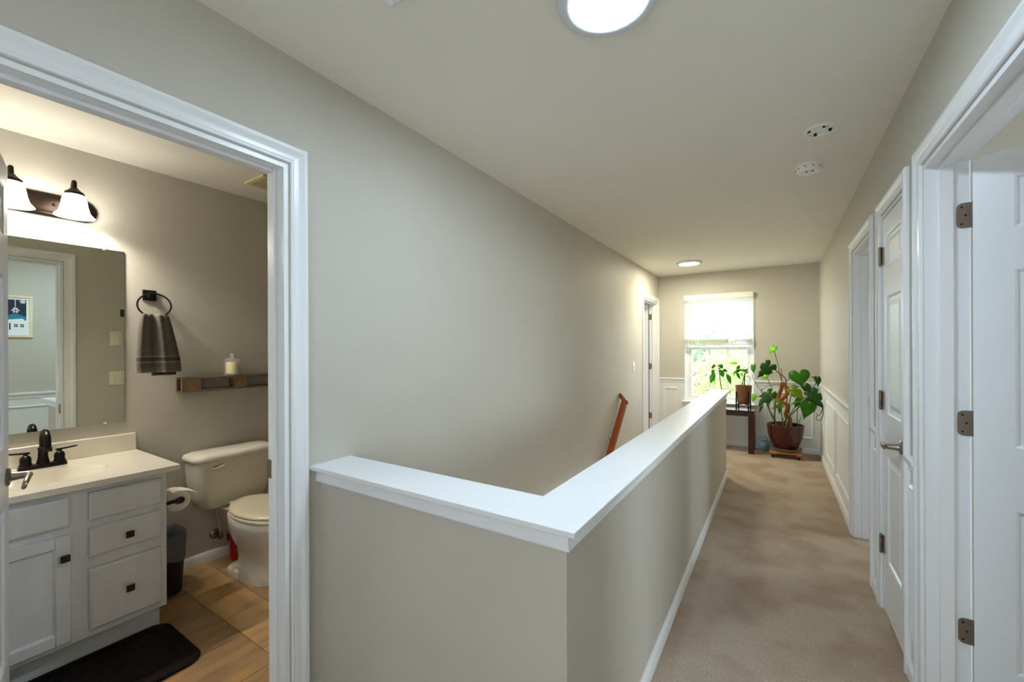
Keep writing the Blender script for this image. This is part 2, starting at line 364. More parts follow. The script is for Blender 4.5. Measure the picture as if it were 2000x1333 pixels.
for a, b in ((4.86, 5.69), (3.96, 4.80)): panelmould('X', XR, -1, a, b, .185, .775)
for a, b in ((2.955, 3.045), (2.232, 2.308)): panelmould('X', XR, -1, a, b, .185, .80)
panelmould('X', XR, -1, .30, 1.22, .185, .775); panelmould('X', XR, -1, -.7, .22, .185, .775)
panelmould('Y', YF, -1, -1.435, -1.24, .185, .770); panelmould('Y', YF, -1, -1.13, -.226, .185, .47); panelmould('Y', YF, -1, -.13, .40, .185, .770)

# door casings, jambs
CP = [(0, 0), (0, .008), (.002, .0105), (.006, .0105), (.0075, .007), (.010, .0075), (.012, .0095), (.022, .0105), (.030, .0105), (.036, .013), (.041, .017), (.044, .0185), (.0455, .017), (.047, .0185), (.058, .0185), (.062, .015), (.064, .011), (.064, 0)]
def casing(x, s, y0, y1, zt, z0=0):
    """profiled casing of a door opening in a wall of constant x, out along s"""
    t = struct(empty(trimname(), (x, y0, z0)))
    y0 -= .006; y1 += .006; zt += .006
    f = lambda y, z: [(x + s * h, y(i), z(i)) for i, h in CP]
    A = f(lambda i: y0 - i, lambda i: z0); Bq = f(lambda i: y0 - i, lambda i: zt + i); C = f(lambda i: y1 + i, lambda i: zt + i); D = f(lambda i: y1 + i, lambda i: z0)
    MB().loft([A, Bq]).build('side_casing', M_white, t, smooth=28); MB().loft([Bq, C]).build('head_casing', M_white, t, smooth=28); MB().loft([C, D]).build('side_casing', M_white, t, smooth=28)
def jambs(d, x0, x1, y0, y1, sx0, sx1, z0=0):
    t = .016
    B(x0, x1, y0 - .001, y0 + t, z0, DOP).build('jamb', M_white, d); B(x0, x1, y1 - t, y1 + .001, z0, DOP).build('jamb', M_white, d); B(x0, x1, y0 + t, y1 - t, DOP - t, DOP + .001).build('head_jamb', M_white, d)
    g = .012
    B(sx0, sx1, y0 + t, y0 + t + g, z0, DOP - t).build('stop', M_white, d, bevel=.003); B(sx0, sx1, y1 - t - g, y1 - t, z0, DOP - t).build('stop', M_white, d, bevel=.003)
    B(sx0, sx1, y0 + t + g, y1 - t - g, DOP - t - g, DOP - t).build('stop', M_white, d, bevel=.003)

# door leaves (local: x along the leaf from the hinge, y thickness, z up)
ROWS = [(.275, .815), (1.025, 1.615), (1.755, 1.925)]
def leaf(parent, width, cols, dirx=1, H=2.015, t=.035):
    """stiles and rails plus raised panels, in the local frame of parent"""
    def bx(name, x0, x1, z0, z1): MB().box(min(x0 * dirx, x1 * dirx), max(x0 * dirx, x1 * dirx), -t / 2, t / 2, z0, z1).build(name, M_door, parent, local=True)
    xs = [0] + [e for c in cols for e in c] + [width]
    for i in range(0, len(xs), 2): bx('stile', xs[i], xs[i + 1], .012, H)
    for c0, c1 in cols:
        zz = [.012] + [e for r in ROWS for e in r] + [H]
        for i in range(0, len(zz), 2): bx('rail', c0, c1, zz[i], zz[i + 1])
        for z0, z1 in ROWS:
            mb = MB()
            for s in (-1, 1):
                rings = [(0, .0), (.006, .003), (.010, .009), (.026, .0095), (.048, .0035), (.052, .003)]
                secs = [[(dirx * x, s * (t / 2 - d), z) for x, z in ((c0 + i, z0 + i), (c1 - i, z0 + i), (c1 - i, z1 - i), (c0 + i, z1 - i))] for i, d in rings]
                mb.loft(secs, cap=False); o = len(mb.v) - 4; mb.f.append((o, o + 1, o + 2, o + 3))
            mb.build('panel', M_door, parent, local=True, smooth=0)
HZ = (1.828, 1.086, .343)
def lever(parent, x, y, z, s, d, scroll=True):
    """lever handle in parent's local frame: on face y, out along s, lever pointing along d in x"""
    h = empty('handle', (x, y, z)); h.parent = parent
    MB().lathe([(.030, 0), (.032, s * .004), (.028, s * .009), (.016, s * .012), (.013, s * .030), (.012, s * .052)], (0, 0, 0), 24, axis='Y').build('rose', M_nickel, h, local=True)
    pts = [(0, s * .048, 0), (d * .012, s * .054, .001), (d * .045, s * .055, .004), (d * .085, s * .053, -.002), (d * .105, s * .05, -.012), (d * .100, s * .047, -.024), (d * .086, s * .046, -.026)]
    pts = smoothpath(pts, 5); n = len(pts)
    MB().tube(pts, [.0105 - .0055 * i / n for i in range(n)], 10).build('lever', M_nickel, h, local=True)
def hingeplate(parent, mb_pts, name='hinge'): pass

def rplate(c, ax, hw, hz, t, r=.016, side=0):
    """rounded hinge plate; ax='X': lies in the plane y=const (width along x); 'Y': in the plane x=const. side rounds only one vertical edge"""
    q = rrect(0, 0, hw, hz, r, 5)
    if side: q = [((p[0] if p[0] * side > 0 else -side * hw), (p[1] if p[0] * side > 0 else math.copysign(hz, p[1]))) for p in q]
    if ax == 'X': return MB().loft([[(c[0] + a, c[1] + k, c[2] + b) for a, b in q] for k in (0, t)])
    return MB().loft([[(c[0] + k, c[1] + a, c[2] + b) for a, b in q] for k in (0, t)])
def screws(parent, c, ax, s):
    for dx, dz in ((-.006, .03), (.004, 0), (-.006, -.03)):
        p = (c[0] + dx, c[1] + s * .0022, c[2] + dz) if ax == 'X' else (c[0] + s * .0022, c[1] + dx, c[2] + dz)
        MB().lathe([(.0035, 0), (.0035, s * .0008), (.001, s * .0004)], p, 10, axis='Y' if ax == 'X' else 'X').build('screw', M_dark, parent)

# door_1: bathroom, hinged on the near jamb, swung in about 74 degrees
y0, y1 = OPEN_L[0]
casing(XL, 1, y0, y1, DOP); casing(XLB, -1, y0, y1, DOP, ZFB)
d1 = struct(empty('door_1', (XLB, y0, 0)))
jambs(d1, XLB, XL, y0, y1, -1.578, -1.552, ZFB)
l1 = empty('door_leaf', (-.002, .036, 0), R(180 - 12)); l1.parent = d1
leaf(l1, .735, [(.10, .325), (.41, .635)], 1)
lever(l1, .672, -.0175, .915, -1, -1); lever(l1, .672, .0175, .915, 1, -1)
MB().box(-1.624, -1.583, y1 - .0185, y1 - .0155, .875, .945).build('strike_plate', M_hinge, d1, bevel=.001)
# door_2: bedroom on the right, hinged on the far jamb, open 60 degrees
y0, y1 = OPEN_R[0]
casing(XR, -1, y0, y1, DOP); casing(XRB, 1, y0, y1, DOP)
d2 = struct(empty('door_2', (XRB, y1, 0)))
jambs(d2, XR, XRB, y0, y1, .499, .540)
l2 = empty('door_leaf', (.010, -.030, 0), R(-30)); l2.parent = d2
leaf(l2, .76, [(.095, .330), (.43, .665)], 1)
lever(l2, .70, -.0175, .915, -1, -1); lever(l2, .70, .0175, .915, 1, -1)
for z in HZ:
    c = (.567, y1 - .0165, z); h = rplate(c, 'X', .0185, .045, -.002, side=-1).build('hinge', M_hinge, d2)
    screws(h, (c[0], c[1], c[2]), 'X', -1)
    MB().lathe([(.006, -.046), (.0065, -.045), (.0065, .045), (.006, .046)], (.592, y1 - .020, z), 12).build('knuckle', M_hinge, h)
# door_3: narrow closet door, closed, hinged on its far side toward the hall
y0, y1 = OPEN_R[1]
casing(XR, -1, y0, y1, DOP)
d3 = struct(empty('door_3', (XR, y1, 0)))
jambs(d3, XR, XRB, y0, y1, .512, .54)
l3 = empty('door_leaf', (.0195, -.017, 0), R(-90)); l3.parent = d3
leaf(l3, .421, [(.072, .349)], 1)
lever(l3, .370, -.0175, .915, -1, -1)
for z in HZ:
    h = MB().lathe([(.004, -.050), (.0068, -.046), (.0068, -.030), (.0062, -.029), (.0062, -.0275), (.0068, -.0265), (.0068, .0265), (.0062, .0275), (.0062, .029), (.0068, .030), (.0068, .046), (.004, .050)], (.455, y1 - .010, z), 14).build('hinge', M_hinge, d3)
    B(.4615, .4665, y1 - .034, y1 - .012, z - .044, z + .044).build('leaf_plate', M_hinge, h)
# door_4: open doorway further along (door swung out of sight), strike plate on the far jamb
y0, y1 = OPEN_R[2]
casing(XR, -1, y0, y1, DOP); casing(XRB, 1, y0, y1, DOP)
d4 = struct(empty('door_4', (XRB, y0, 0)))
jambs(d4, XR, XRB, y0, y1, .508, .546)
l4 = empty('door_leaf', (.022, .03, 0), R(3)); l4.parent = d4
leaf(l4, .66, [(.09, .285), (.365, .56)], 1)
rp = rplate((.562, y1 - .0165, .975), 'X', .012, .032, -.0015, r=.004).build('strike_plate', M_nickel, d4)
MB().box(.557, .567, y1 - .0185, y1 - .0175, .963, .987).build('latch_hole', mat('latch hole wood', '#6b3a22', .8), rp)
# door_5: far room on the left, hinged on the far jamb, open 90 degrees
y0, y1 = OPEN_L[1]
casing(XL, 1, y0, y1, DOP); casing(XLB, -1, y0, y1, DOP)
d5 = struct(empty('door_5', (XLB, y1, 0)))
jambs(d5, XLB, XL, y0, y1, -1.580, -1.545)
l5 = empty('door_leaf', (-.012, -.036, 0), R(180)); l5.parent = d5
leaf(l5, .72, [(.10, .315), (.405, .62)], 1)
lever(l5, .66, .0175, .915, 1, -1)
for z in HZ:
    c = (-1.605, y1 - .0165, z); h = rplate(c, 'X', .0185, .045, -.002, side=1).build('hinge', M_hinge, d5)
    MB().lathe([(.006, -.046), (.0065, -.045), (.0065, .045), (.006, .046)], (-1.629, y1 - .020, z), 12).build('knuckle', M_hinge, h)

# ------------------------------------------------------------------ window, blind
wn = struct(empty('window_1', (WX0, YF, WZ0)))
FY0, FY1 = 6.60, 6.67
M_vinyl = mat('white vinyl window frame', '#f2f4f4', .3)
for q in ((WX0, WX0 + .045, WZ0, WZ1), (WX1 - .045, WX1, WZ0, WZ1)): B(q[0], q[1], FY0 - .01, FY1, q[2], q[3]).build('frame', M_vinyl, wn, bevel=.004)
B(WX0 + .045, WX1 - .045, FY0 - .01, FY1, WZ0, WZ0 + .04).build('frame', M_vinyl, wn, bevel=.004); B(WX0 + .045, WX1 - .045, FY0 - .01, FY1, WZ1 - .04, WZ1).build('frame', M_vinyl, wn, bevel=.004)
B(WX0 - .035, WX1 + .035, YF - .045, FY0, WZ0 - .02, WZ0).build('sill', M_white, wn, bevel=.005)
for x in (WX0, WX1 - .006): B(x, x + .006, YF, FY0 - .01, WZ0, WZ1).build('reveal', M_white, wn)
B(WX0, WX1, YF, FY0 - .01, WZ1 - .006, WZ1).build('reveal', M_white, wn)
M_pane = mat('window pane', '#ffffff', 0, alpha=.06, spec=.5)
def sash(z0, z1, y, t):
    s = empty('sash', (WX0, y, z0)); s.parent = wn; s.location = Vector((WX0, y, z0)) - Vector(wn.location)
    x0, x1 = WX0 + .046, WX1 - .046; fw = .042
    B(x0, x0 + fw, y, y + t, z0, z1).build('sash_stile', M_vinyl, s, bevel=.003); B(x1 - fw, x1, y, y + t, z0, z1).build('sash_stile', M_vinyl, s, bevel=.003)
    B(x0 + fw, x1 - fw, y, y + t, z0, z0 + fw).build('sash_rail', M_vinyl, s, bevel=.003); B(x0 + fw, x1 - fw, y, y + t, z1 - fw, z1).build('sash_rail', M_vinyl, s, bevel=.003)
    gx = [x0 + fw + (x1 - x0 - 2 * fw) * k / 3 for k in range(4)]; gz = [z0 + fw + (z1 - z0 - 2 * fw) * k / 2 for k in range(3)]
    for k in (1, 2): B(gx[k] - .008, gx[k] + .008, y + t * .3, y + t * .7, gz[0], gz[2]).build('muntin', M_vinyl, s)
    B(gx[0], gx[3], y + t * .32, y + t * .68, gz[1] - .008, gz[1] + .008).build('muntin', M_vinyl, s)
    for i in range(3):
        for j in range(2): B(gx[i] + .001, gx[i + 1] - .001, y + t * .48, y + t * .52, gz[j] + .001, gz[j + 1] - .001).build('pane', M_pane, s)
sash(WZ0 + .041, 1.375, FY0, .03); sash(1.335, WZ1 - .041, FY0 + .033, .03)
M_slat = mat('white faux wood slat', '#f2f2ea', .4)
M_stack = mat('shade toned blind slat', '#c6c3ae', .5)  # white slats toned darker: shade of the stack put into the colour
bl = thing('window_blind', 'white slatted blind pulled halfway down over the far window', 'blind', ((WX0 + WX1) / 2, YF - .03, 1.415))
BX0, BX1 = WX0 + .004, WX1 - .010
B(BX0 - .004, BX1 + .006, YF - .062, YF - .048, 2.052, 2.122).build('valance', mat('ivory valance', '#eeece0', .4), bl, bevel=.003)
B(BX0, BX1, YF - .048, YF - .002, 2.075, 2.118).build('head_rail', M_slat, bl)
def slat(z, tilt, name='slat', m=None):
    secs = []
    for x in (BX0 + .004, BX1 - .004):
        q = []
        for o, h in ((-.025, -.0006), (-.012, .0012), (.012, .0012), (.025, -.0006), (.025, -.0036), (.012, -.0018), (-.012, -.0018), (-.025, -.0036)):
            q.append((x, YF - .028 + o * math.cos(tilt) - h * math.sin(tilt), z + o * math.sin(tilt) + h * math.cos(tilt)))
        secs.append(q)
    MB().loft(secs).build(name, m or M_slat, bl, smooth=40)
for k in range(13): slat(2.045 - .0435 * k, R(14))
for k in range(10): slat(1.4985 - .0062 * k - .02, 0, 'slat', M_stack)
B(BX0 + .004, BX1 - .004, YF - .054, YF - .003, 1.400, 1.416).build('bottom_rail', M_stack, bl, bevel=.003)
for fx in (.17, .5, .83):
    x = BX0 + (BX1 - BX0) * fx
    for dy in (-.0545, -.0025): MB().tube([(x, YF + dy, 1.41), (x, YF + dy, 2.08)], .0011, 6).build('cord', M_slat, bl)
MB().tube([(BX0 + .06, YF - .062, 1.40), (BX0 + .06, YF - .06, 2.06)], .003, 8).build('wand', M_slat, bl)

# ------------------------------------------------------------------ ceiling fixtures
def disc_light(name, label, c, Rr, rd, strength, col):
    t = thing(name, label, 'ceiling light', (c[0], c[1], ZC))
    prof = [(Rr, 0), (Rr + .001, -.012), (Rr - .003, -.020), (Rr - .012, -.025), (rd + .006, -.026), (rd, -.024), (rd, -.004)]
    MB().lathe([(r, ZC + z) for r, z in prof], (c[0], c[1], 0), 64, cap=False).build('trim_ring', M_fix, t, smooth=40)
    dm = mat('lit diffuser %d' % round(strength), '#ffffff', .4, emit=strength, ecol=col)
    MB().lathe([(rd - .0005, ZC - .018), (rd * .97, ZC - .0235), (rd * .7, ZC - .0255), (.01, ZC - .0265)], (c[0], c[1], 0), 48).build('diffuser', dm, t)
disc_light('flush_ceiling_light', 'round white flush ceiling light with wide grey ring above the half wall corner', (-.43, 1.23), .155, .117, 112, (.66, .84, 1.0))
disc_light('flush_ceiling_light', 'round white flush ceiling light in front of the far window', (-.925, 5.62), .15, .115, 165, (1, .93, .71))
# smoke detector
t = thing('smoke_detector', 'white domed smoke detector on the ceiling beside an empty mounting plate', 'smoke detector', (.165, 3.03, ZC))
MB().lathe([(.066, ZC), (.066, ZC - .010), (.064, ZC - .011)], (.165, 3.03, 0), 40).build('base_plate', M_platew, t)
MB().lathe([(.060, ZC - .0105), (.060, ZC - .018), (.062, ZC - .019), (.061, ZC - .034), (.055, ZC - .042), (.03, ZC - .046), (.005, ZC - .0465)], (.165, 3.03, 0), 40).build('dome', M_platew, t)
for a in range(10):
    b = a * .628; MB().box(-.010, .010, -.001, .001, -.0015, .0015).add([], []); x, y = .165 + .0612 * math.cos(b), 3.03 + .0612 * math.sin(b)
    MB().lathe([(.004, -.002), (.004, .002)], (x, y, ZC - .022), 8).build('vent_slot', M_dark, t)
for dx in (-.012, .018): MB().lathe([(.006, ZC - .0455), (.006, ZC - .0475)], (.165 + dx, 3.03 - .03, 0), 10).build('button', M_dark, t)
t = thing('detector_mounting_plate', 'bare white detector mounting plate on the ceiling with open screw slots', 'mounting plate', (.184, 2.55, ZC))
MB().lathe([(.062, ZC), (.062, ZC - .014), (.058, ZC - .015), (.055, ZC - .014), (.053, ZC - .004), (.003, ZC - .004)], (.184, 2.55, 0), 40).build('plate', M_platew, t)
for a, r in ((20, .045), (110, .042), (200, .047), (290, .042)):
    x, y = .184 + r * math.cos(R(a)), 2.55 + r * math.sin(R(a))
    B(x - .006, x + .006, y - .004, y + .004, ZC - .0155, ZC - .0035).build('screw_slot', M_dark, t)
for dx, dy in ((.02, -.015), (.028, -.008), (.03, -.02)): MB().lathe([(.003, ZC - .0045), (.003, ZC - .003)], (.184 + dx, 2.55 + dy, 0), 8).build('screw_hole', M_dark, t)
t = thing('attic_hatch', 'flat white square hatch with a thin frame set in the hall ceiling', 'hatch', (-.73, .6, ZC))
MB().box(-.99, -.47, .33, .87, ZC - .004, ZC + .001).build('panel', M_ceil, t)
for q in ((-1.016, -.99, .304, .896), (-.47, -.444, .304, .896), (-.99, -.47, .304, .33), (-.99, -.47, .87, .896)): B(q[0], q[1], q[2], q[3], ZC - .012, ZC).build('frame_strip', M_white, t, bevel=.003)

# switch plates, outlet
def plate(name, label, cat, plane, f, s, a, z, w, h, m, toggles, kind='toggle'):
    t = thing(name, label, cat, (f, a, z))
    q = rrect(0, 0, w / 2, h / 2, .005, 3)
    MB().loft([[(f + s * k, a + p[0] * g, z + p[1] * g) for p in q] for k, g in ((0, 1), (.004, 1), (.006, .95))]).build('cover', m, t)
    for da in toggles:
        if kind == 'toggle':
            B(f + s * .005, f + s * .0075, a + da - .006, a + da + .006, z - .013, z + .013).build('toggle_slot', m, t)
            MB().loft([[(f + s * .006, a + da + y, z + zz) for y, zz in ((-.004, -.006), (.004, -.006), (.004, .006), (-.004, .006))], [(f + s * .016, a + da + y, z + .007 + zz) for y, zz in ((-.003, -.004), (.003, -.004), (.003, .004), (-.003, .004))]]).build('toggle', m, t)
            for dz in (-.03, .03): MB().lathe([(.003, 0), (.003, s * .0075)], (f, a + da, z + dz), 8, axis='X').build('screw', M_hinge, t)
        elif kind == 'rocker':
            B(f + s * .005, f + s * .0085, a + da - .017, a + da + .017, z - .033, z + .033).build('rocker', m, t, bevel=.002)
            B(f + s * .0085, f + s * .011, a + da - .004, a + da + .010, z - .006, z + .004).build('slider', m, t)
            for dz in (-.048, .048): MB().lathe([(.003, 0), (.003, s * .0075)], (f, a + da, z + dz), 8, axis='X').build('screw', M_hinge, t)
        else:
            for dz in (-.02, .02):
                B(f + s * .005, f + s * .008, a - .015, a + .015, z + dz - .014, z + dz + .014).build('socket', m, t, bevel=.002)
                for k in (-.006, .006): B(f + s * .008, f + s * .0083, a + k - .001, a + k + .001, z + dz - .002, z + dz + .007).build('slot', M_dark, t)
plate('light_switch', 'single toggle light switch on the hall wall before the far doorway', 'light switch', 'X', XL, 1, 5.197, 1.128, .07, .115, M_platew, [0])
plate('wall_outlet', 'white outlet low on the wainscot behind the big red pot', 'outlet', 'X', XR, -1, 6.116, .374, .07, .115, M_platew, [0], 'outlet')
plate('dimmer_switch', 'almond dimmer switch seen in the mirror above a double switch', 'light switch', 'X', XLB, -1, 1.149, 1.454, .075, .118, M_plate, [0], 'rocker')
plate('light_switch', 'almond double toggle switch seen in the mirror below the dimmer', 'light switch', 'X', XLB, -1, 1.165, 1.127, .116, .110, M_plate, [-.023, .023])

# handrail in the stairwell
t = thing('handrail', 'stained wood handrail running down the stairwell wall behind the half wall', 'handrail', (XL, 4.6, .75))
def hsec(c, d, hw, hh):
    d = Vector(d).normalized(); a = Vector((1, 0, 0)); a = (a - d * a.dot(d)); a.normalize(); b = d.cross(a)
    return [Vector(c) + a * x + b * y for x, y in rrect(0, 0, hw, hh, .012, 3)]
xr = XL + .075; top = Vector((xr, 4.60, .765)); dn = Vector((0, -.25, -.2)).normalized(); bot = top + dn * 3.6
dn = Vector((0, -.48, -.46)).normalized(); bot = top + dn * 3.4
MB().loft([hsec(top, dn, .028, .034), hsec(bot, dn, .028, .034)]).build('rail', M_cherry, t, bevel=.002)
rd = Vector((-.072, .06, .065)); MB().loft([hsec(top - rd * .15, dn, .028, .034), hsec(top + rd * .95, dn, .022, .030)]).build('return_end', M_cherry, t)
for k in (.42, 1.5, 2.6):
    p = top + dn * k + Vector((0, 0, -.03))
    MB().tube(smoothpath([(XL, p.y, p.z - .05), (XL + .04, p.y, p.z - .055), (xr, p.y, p.z - .03), (xr, p.y, p.z + .0)], 4), .006, 8).build('bracket', M_nickel, t)

# ------------------------------------------------------------------ bathroom
fb = struct(B(XM, XLB, -.1, 2.75, -.25, ZFB - .004).build('floor_bathroom', mat('dark vinyl joint', '#5f4931', .7), smooth=0))
B(XLB, XL - .03, OPEN_L[0][0], OPEN_L[0][1], -.03, ZFB + .006).build('threshold', mat('wood threshold', '#8b6b48', .5), fb)
rows = [(-.1, .18, [-2.7, -2.2]), (.18, .385, [-2.95, -2.45, -1.95]), (.385, .59, [-2.75, -2.35, -2.0]), (.59, .998, [-2.82, -2.50, -2.19, -1.88]), (.998, 1.205, [-2.91, -2.385, -2.205, -2.0]),
        (1.205, 1.61, [-2.99, -2.66, -2.28, -1.9]), (1.61, 1.815, [-2.8, -2.3, -2.05]), (1.815, 2.22, [-2.9, -2.5, -2.1]), (2.22, 2.75, [-2.7, -2.25])]
k = 0
for a, b, xs in rows:
    xs = [XM] + xs + [XLB]
    for i in range(len(xs) - 1):
        random.seed(k * 13 + 5); g = .0012
        B(xs[i] + g, xs[i + 1] - g, a + g, b - g, ZFB - .006, ZFB).build('tile', TILES[(k * 7 + i * 2 + (1 if a == .59 else 0)) % 3], fb, bevel=.001, seg=1); k += 1

# vanity
VX, VY0, VY1, VZ = -2.54, -.085, .815, .762
v = thing('vanity_cabinet', 'white painted vanity cabinet with black square knobs below the mirror', 'cabinet', ((VX + XM) / 2, .37, ZFB))
mb = MB(); mb.box(XM + .003, VX - .018, VY0, VY0 + .016, .105, VZ); mb.box(XM + .003, VX - .018, VY1 - .016, VY1, .105, VZ); mb.box(XM + .003, VX - .018, VY0 + .016, VY1 - .016, .105, .121); mb.box(XM + .003, XM + .012, VY0 + .016, VY1 - .016, .121, VZ)
mb.build('body', M_cab, v)
B(XM + .003, VX - .075, VY0, VY1 - .006, ZFB, .105).build('toe_kick', M_cab, v)
B(VX - .018, VX, VY0, VY1, .105, VZ).build('face_frame', M_cab, v, bevel=.001)
def front(name, y0, y1, z0, z1, knob=None):
    e = .009; x = VX + .002
    o = MB(); o.loft([[(x, y0, z0), (x, y1, z0), (x, y1, z1), (x, y0, z1)], [(x + .012, y0, z0), (x + .012, y1, z0), (x + .012, y1, z1), (x + .012, y0, z1)], [(x + .019, y0 + e, z0 + e), (x + .019, y1 - e, z0 + e), (x + .019, y1 - e, z1 - e), (x + .019, y0 + e, z1 - e)]])
    o = o.build(name, M_cab, v, smooth=0)
    if knob: kn(o, x + .019, *knob)
    return o
def kn(o, x, y, z):
    MB().lathe([(.007, 0), (.005, .006), (.006, .012)], (x, y, z), 10, axis='X').loft([[(x + d, y + p[0], z + p[1]) for p in rrect(0, 0, hw, hw, .002, 2)] for d, hw in ((.012, .013), (.020, .015), (.024, .014))]).build('knob', M_black, o)
front('drawer', .539, .792, .612, .735); front('drawer', .539, .792, .454, .580, (.668, .515)); front('drawer', .539, .792, .135, .402, (.669, .268))
front('false_front', .03, .482, .613, .735)
# frame-and-panel door
dr = empty('cabinet_door', (VX, .25, .13)); dr.parent = v; dr.location = Vector((VX, .25, .13)) - Vector(v.location)
x = VX + .001
for q in ((.03, .075, .128, .578), (.437, .482, .128, .578), (.075, .437, .128, .174), (.075, .437, .532, .578)): B(x, x + .019, *q).build('door_frame', M_cab, dr, bevel=.003)
mb = MB(); mb.loft([[(x + d, .075 + i, .174 + i), (x + d, .437 - i, .174 + i), (x + d, .437 - i, .532 - i), (x + d, .075 + i, .532 - i)] for i, d in ((0, .0), (0, .016), (.008, .009), (.012, .009))]); mb.build('door_panel', M_cab, dr, smooth=0)
kn(dr, x + .019, .462, .489)
# countertop with integrated oval bowl
CX0, CX1, CY0, CY1, CZ = XM + .002, -2.512, -.095, .862, .787
ct = thing('vanity_countertop', 'cream cultured marble countertop with integrated oval sink and backsplash', 'countertop', ((CX0 + CX1) / 2, .38, VZ))
BC, BRX, BRY = (-2.80, .40), .165, .262
N = 64; mb = MB(); outer = []; inner = []
for i in range(N):
    a = 2 * math.pi * i / N; ca, sa = math.cos(a), math.sin(a)
    inner.append((BC[0] + BRX * ca, BC[1] + BRY * sa, CZ))
    tx = ((CX1 if ca > 0 else CX0) - BC[0]) / ca if abs(ca) > 1e-6 else 1e9; ty = ((CY1 if sa > 0 else CY0) - BC[1]) / sa if abs(sa) > 1e-6 else 1e9
    tt = min(tx, ty); outer.append((BC[0] + tt * ca, BC[1] + tt * sa, CZ))
for cx, cy in ((CX1, CY1), (CX0, CY1), (CX0, CY0), (CX1, CY0)):       # snap the nearest rim points to the slab's corners
    j = min(range(N), key=lambda q: (outer[q][0] - cx) ** 2 + (outer[q][1] - cy) ** 2); outer[j] = (cx, cy, CZ)
low = [(p[0], p[1], VZ) for p in outer]; 
mb.loft([low, outer, inner], cap=False)
rim = [(1.0, 0), (.985, -.004), (.95, -.02), (.86, -.065), (.70, -.105), (.45, -.128), (.12, -.135)]
mb2 = MB().loft([[(BC[0] + BRX * r * math.cos(2 * math.pi * i / N), BC[1] + BRY * r * math.sin(2 * math.pi * i / N), CZ + z) for i in range(N)] for r, z in rim], cap=False)
mb.build('slab', M_marble, ct, smooth=40); bo = mb2.build('bowl', M_marble, ct, smooth=60)
MB().lathe([(.03, CZ - .136), (.03, CZ - .130), (.018, CZ - .1285)], (BC[0], BC[1], 0), 20).build('drain', M_bronze, bo)
B(CX0, CX0 + .02, CY0, CY1 - .003, CZ, CZ + .098).build('backsplash', M_marble, ct, bevel=.004)
# faucet
FY = .485; FX = -3.03
f = thing('sink_faucet', 'oil rubbed bronze faucet with arched spout and two lever handles', 'faucet', (FX, FY, CZ))
MB().loft([[(FX + p[0], FY + p[1], CZ + z) for p in rrect(0, 0, .026 * g, .082 * g2, .02, 5)] for z, g, g2 in ((.0005, 1, 1), (.012, 1, 1), (.02, .8, .94))]).build('base', M_bronze, f)
MB().lathe([(.025, .012), (.022, .03), (.0175, .05), (.0165, .085), (.019, .092), (.0165, .097), (.013, .10)], (FX, FY, CZ), 20).tube(smoothpath([(FX, FY, CZ + .095), (FX, FY, CZ + .135), (FX + .018, FY, CZ + .168), (FX + .05, FY, CZ + .178), (FX + .082, FY, CZ + .160), (FX + .094, FY, CZ + .125), (FX + .096, FY, CZ + .10)], 6), .0125, 14).lathe([(.0155, .09), (.0155, .106)], (FX + .096, FY, CZ), 16).build('spout', M_bronze, f)
for s in (-1, 1):
    y = FY + s * .056
    hb = MB().lathe([(.024, .010), (.022, .025), (.019, .032), (.020, .05), (.016, .062), (.008, .068), (.008, .078)], (FX, y, CZ), 18).build('handle', M_bronze, f)
    MB().tube([(FX, y - s * .014, CZ + .079), (FX, y + s * .02, CZ + .081), (FX + .003, y + s * .062, CZ + .086)], [.0065, .006, .0055], 10).build('lever', M_bronze, hb)
# mirror
mr = thing('wall_mirror', 'frameless rectangular bathroom mirror held by clear clips above the sink', 'mirror', (XM, .39, .953))
B(XM + .001, XM + .006, -.045, .812, .953, 1.916).build('glass', M_mirror, mr)
B(XM + .0005, XM + .0012, -.046, .813, .952, 1.917).build('backing', mat('mirror backing edge', '#6d7468', .5), mr)
for y in (.08, .73):
    for z in (.950, 1.919): MB().lathe([(.011, 0), (.011, .009), (.006, .012)], (XM + .001, y, z), 16, axis='X').build('clip', M_clip, mr)
B(XM + .006, XM + .0075, .795, .812, 1.548, 1.588).build('edge_tab', M_black, mr)
# vanity light bar: three bell shades
LY, LZ = .385, 2.10
vl = thing('vanity_light', 'dark bronze vanity light bar with white bell glass shades above the mirror', 'wall light', (XM, LY, LZ - .06))
def stad(hy, hz, d): return [(XM + d, LY + p[0], LZ + p[1]) for p in rrect(0, 0, hy, hz, hz, 10)]
MB().loft([stad(.315, .058, .0005), stad(.315, .058, .014), stad(.308, .051, .020), stad(.296, .040, .022), stad(.290, .034, .030), stad(.284, .028, .032)]).build('back_plate', M_bronze2, vl, smooth=30)
M_shade = mat('lit frosted glass shade', '#ffffff', .3, emit=13, ecol=(1, .94, .82))
for k in (-1, 0, 1):
    y = LY + k * .208; xx = XM + .12
    a = MB().tube(smoothpath([(XM + .025, y, LZ - .005), (XM + .06, y, LZ + .02), (xx - .03, y, LZ + .085), (xx - .008, y, LZ + .118), (xx, y, LZ + .098), (xx, y, LZ + .07)], 5), .0095, 12)
    arm = a.lathe([(.012, .085), (.022, .072), (.036, .060), (.038, .048), (.034, .046)], (xx, y, LZ), 24).build('arm', M_bronze2, vl)
    MB().lathe([(.033, .050), (.040, .044), (.046, .020), (.050, -.010), (.058, -.040), (.072, -.058), (.075, -.062), (.072, -.061), (.056, -.042), (.047, -.010), (.043, .02), (.03, .045)], (xx, y, LZ), 32, cap=False).build('shade', M_shade, vl, smooth=60)
    MB().lathe([(.004, .040), (.014, .030), (.024, .0), (.026, -.015), (.018, -.034), (.003, -.040)], (xx, y, LZ), 16).build('bulb', mat('lit bulb', '#ffffff', .4, emit=520, ecol=(1, .93, .80)), vl)
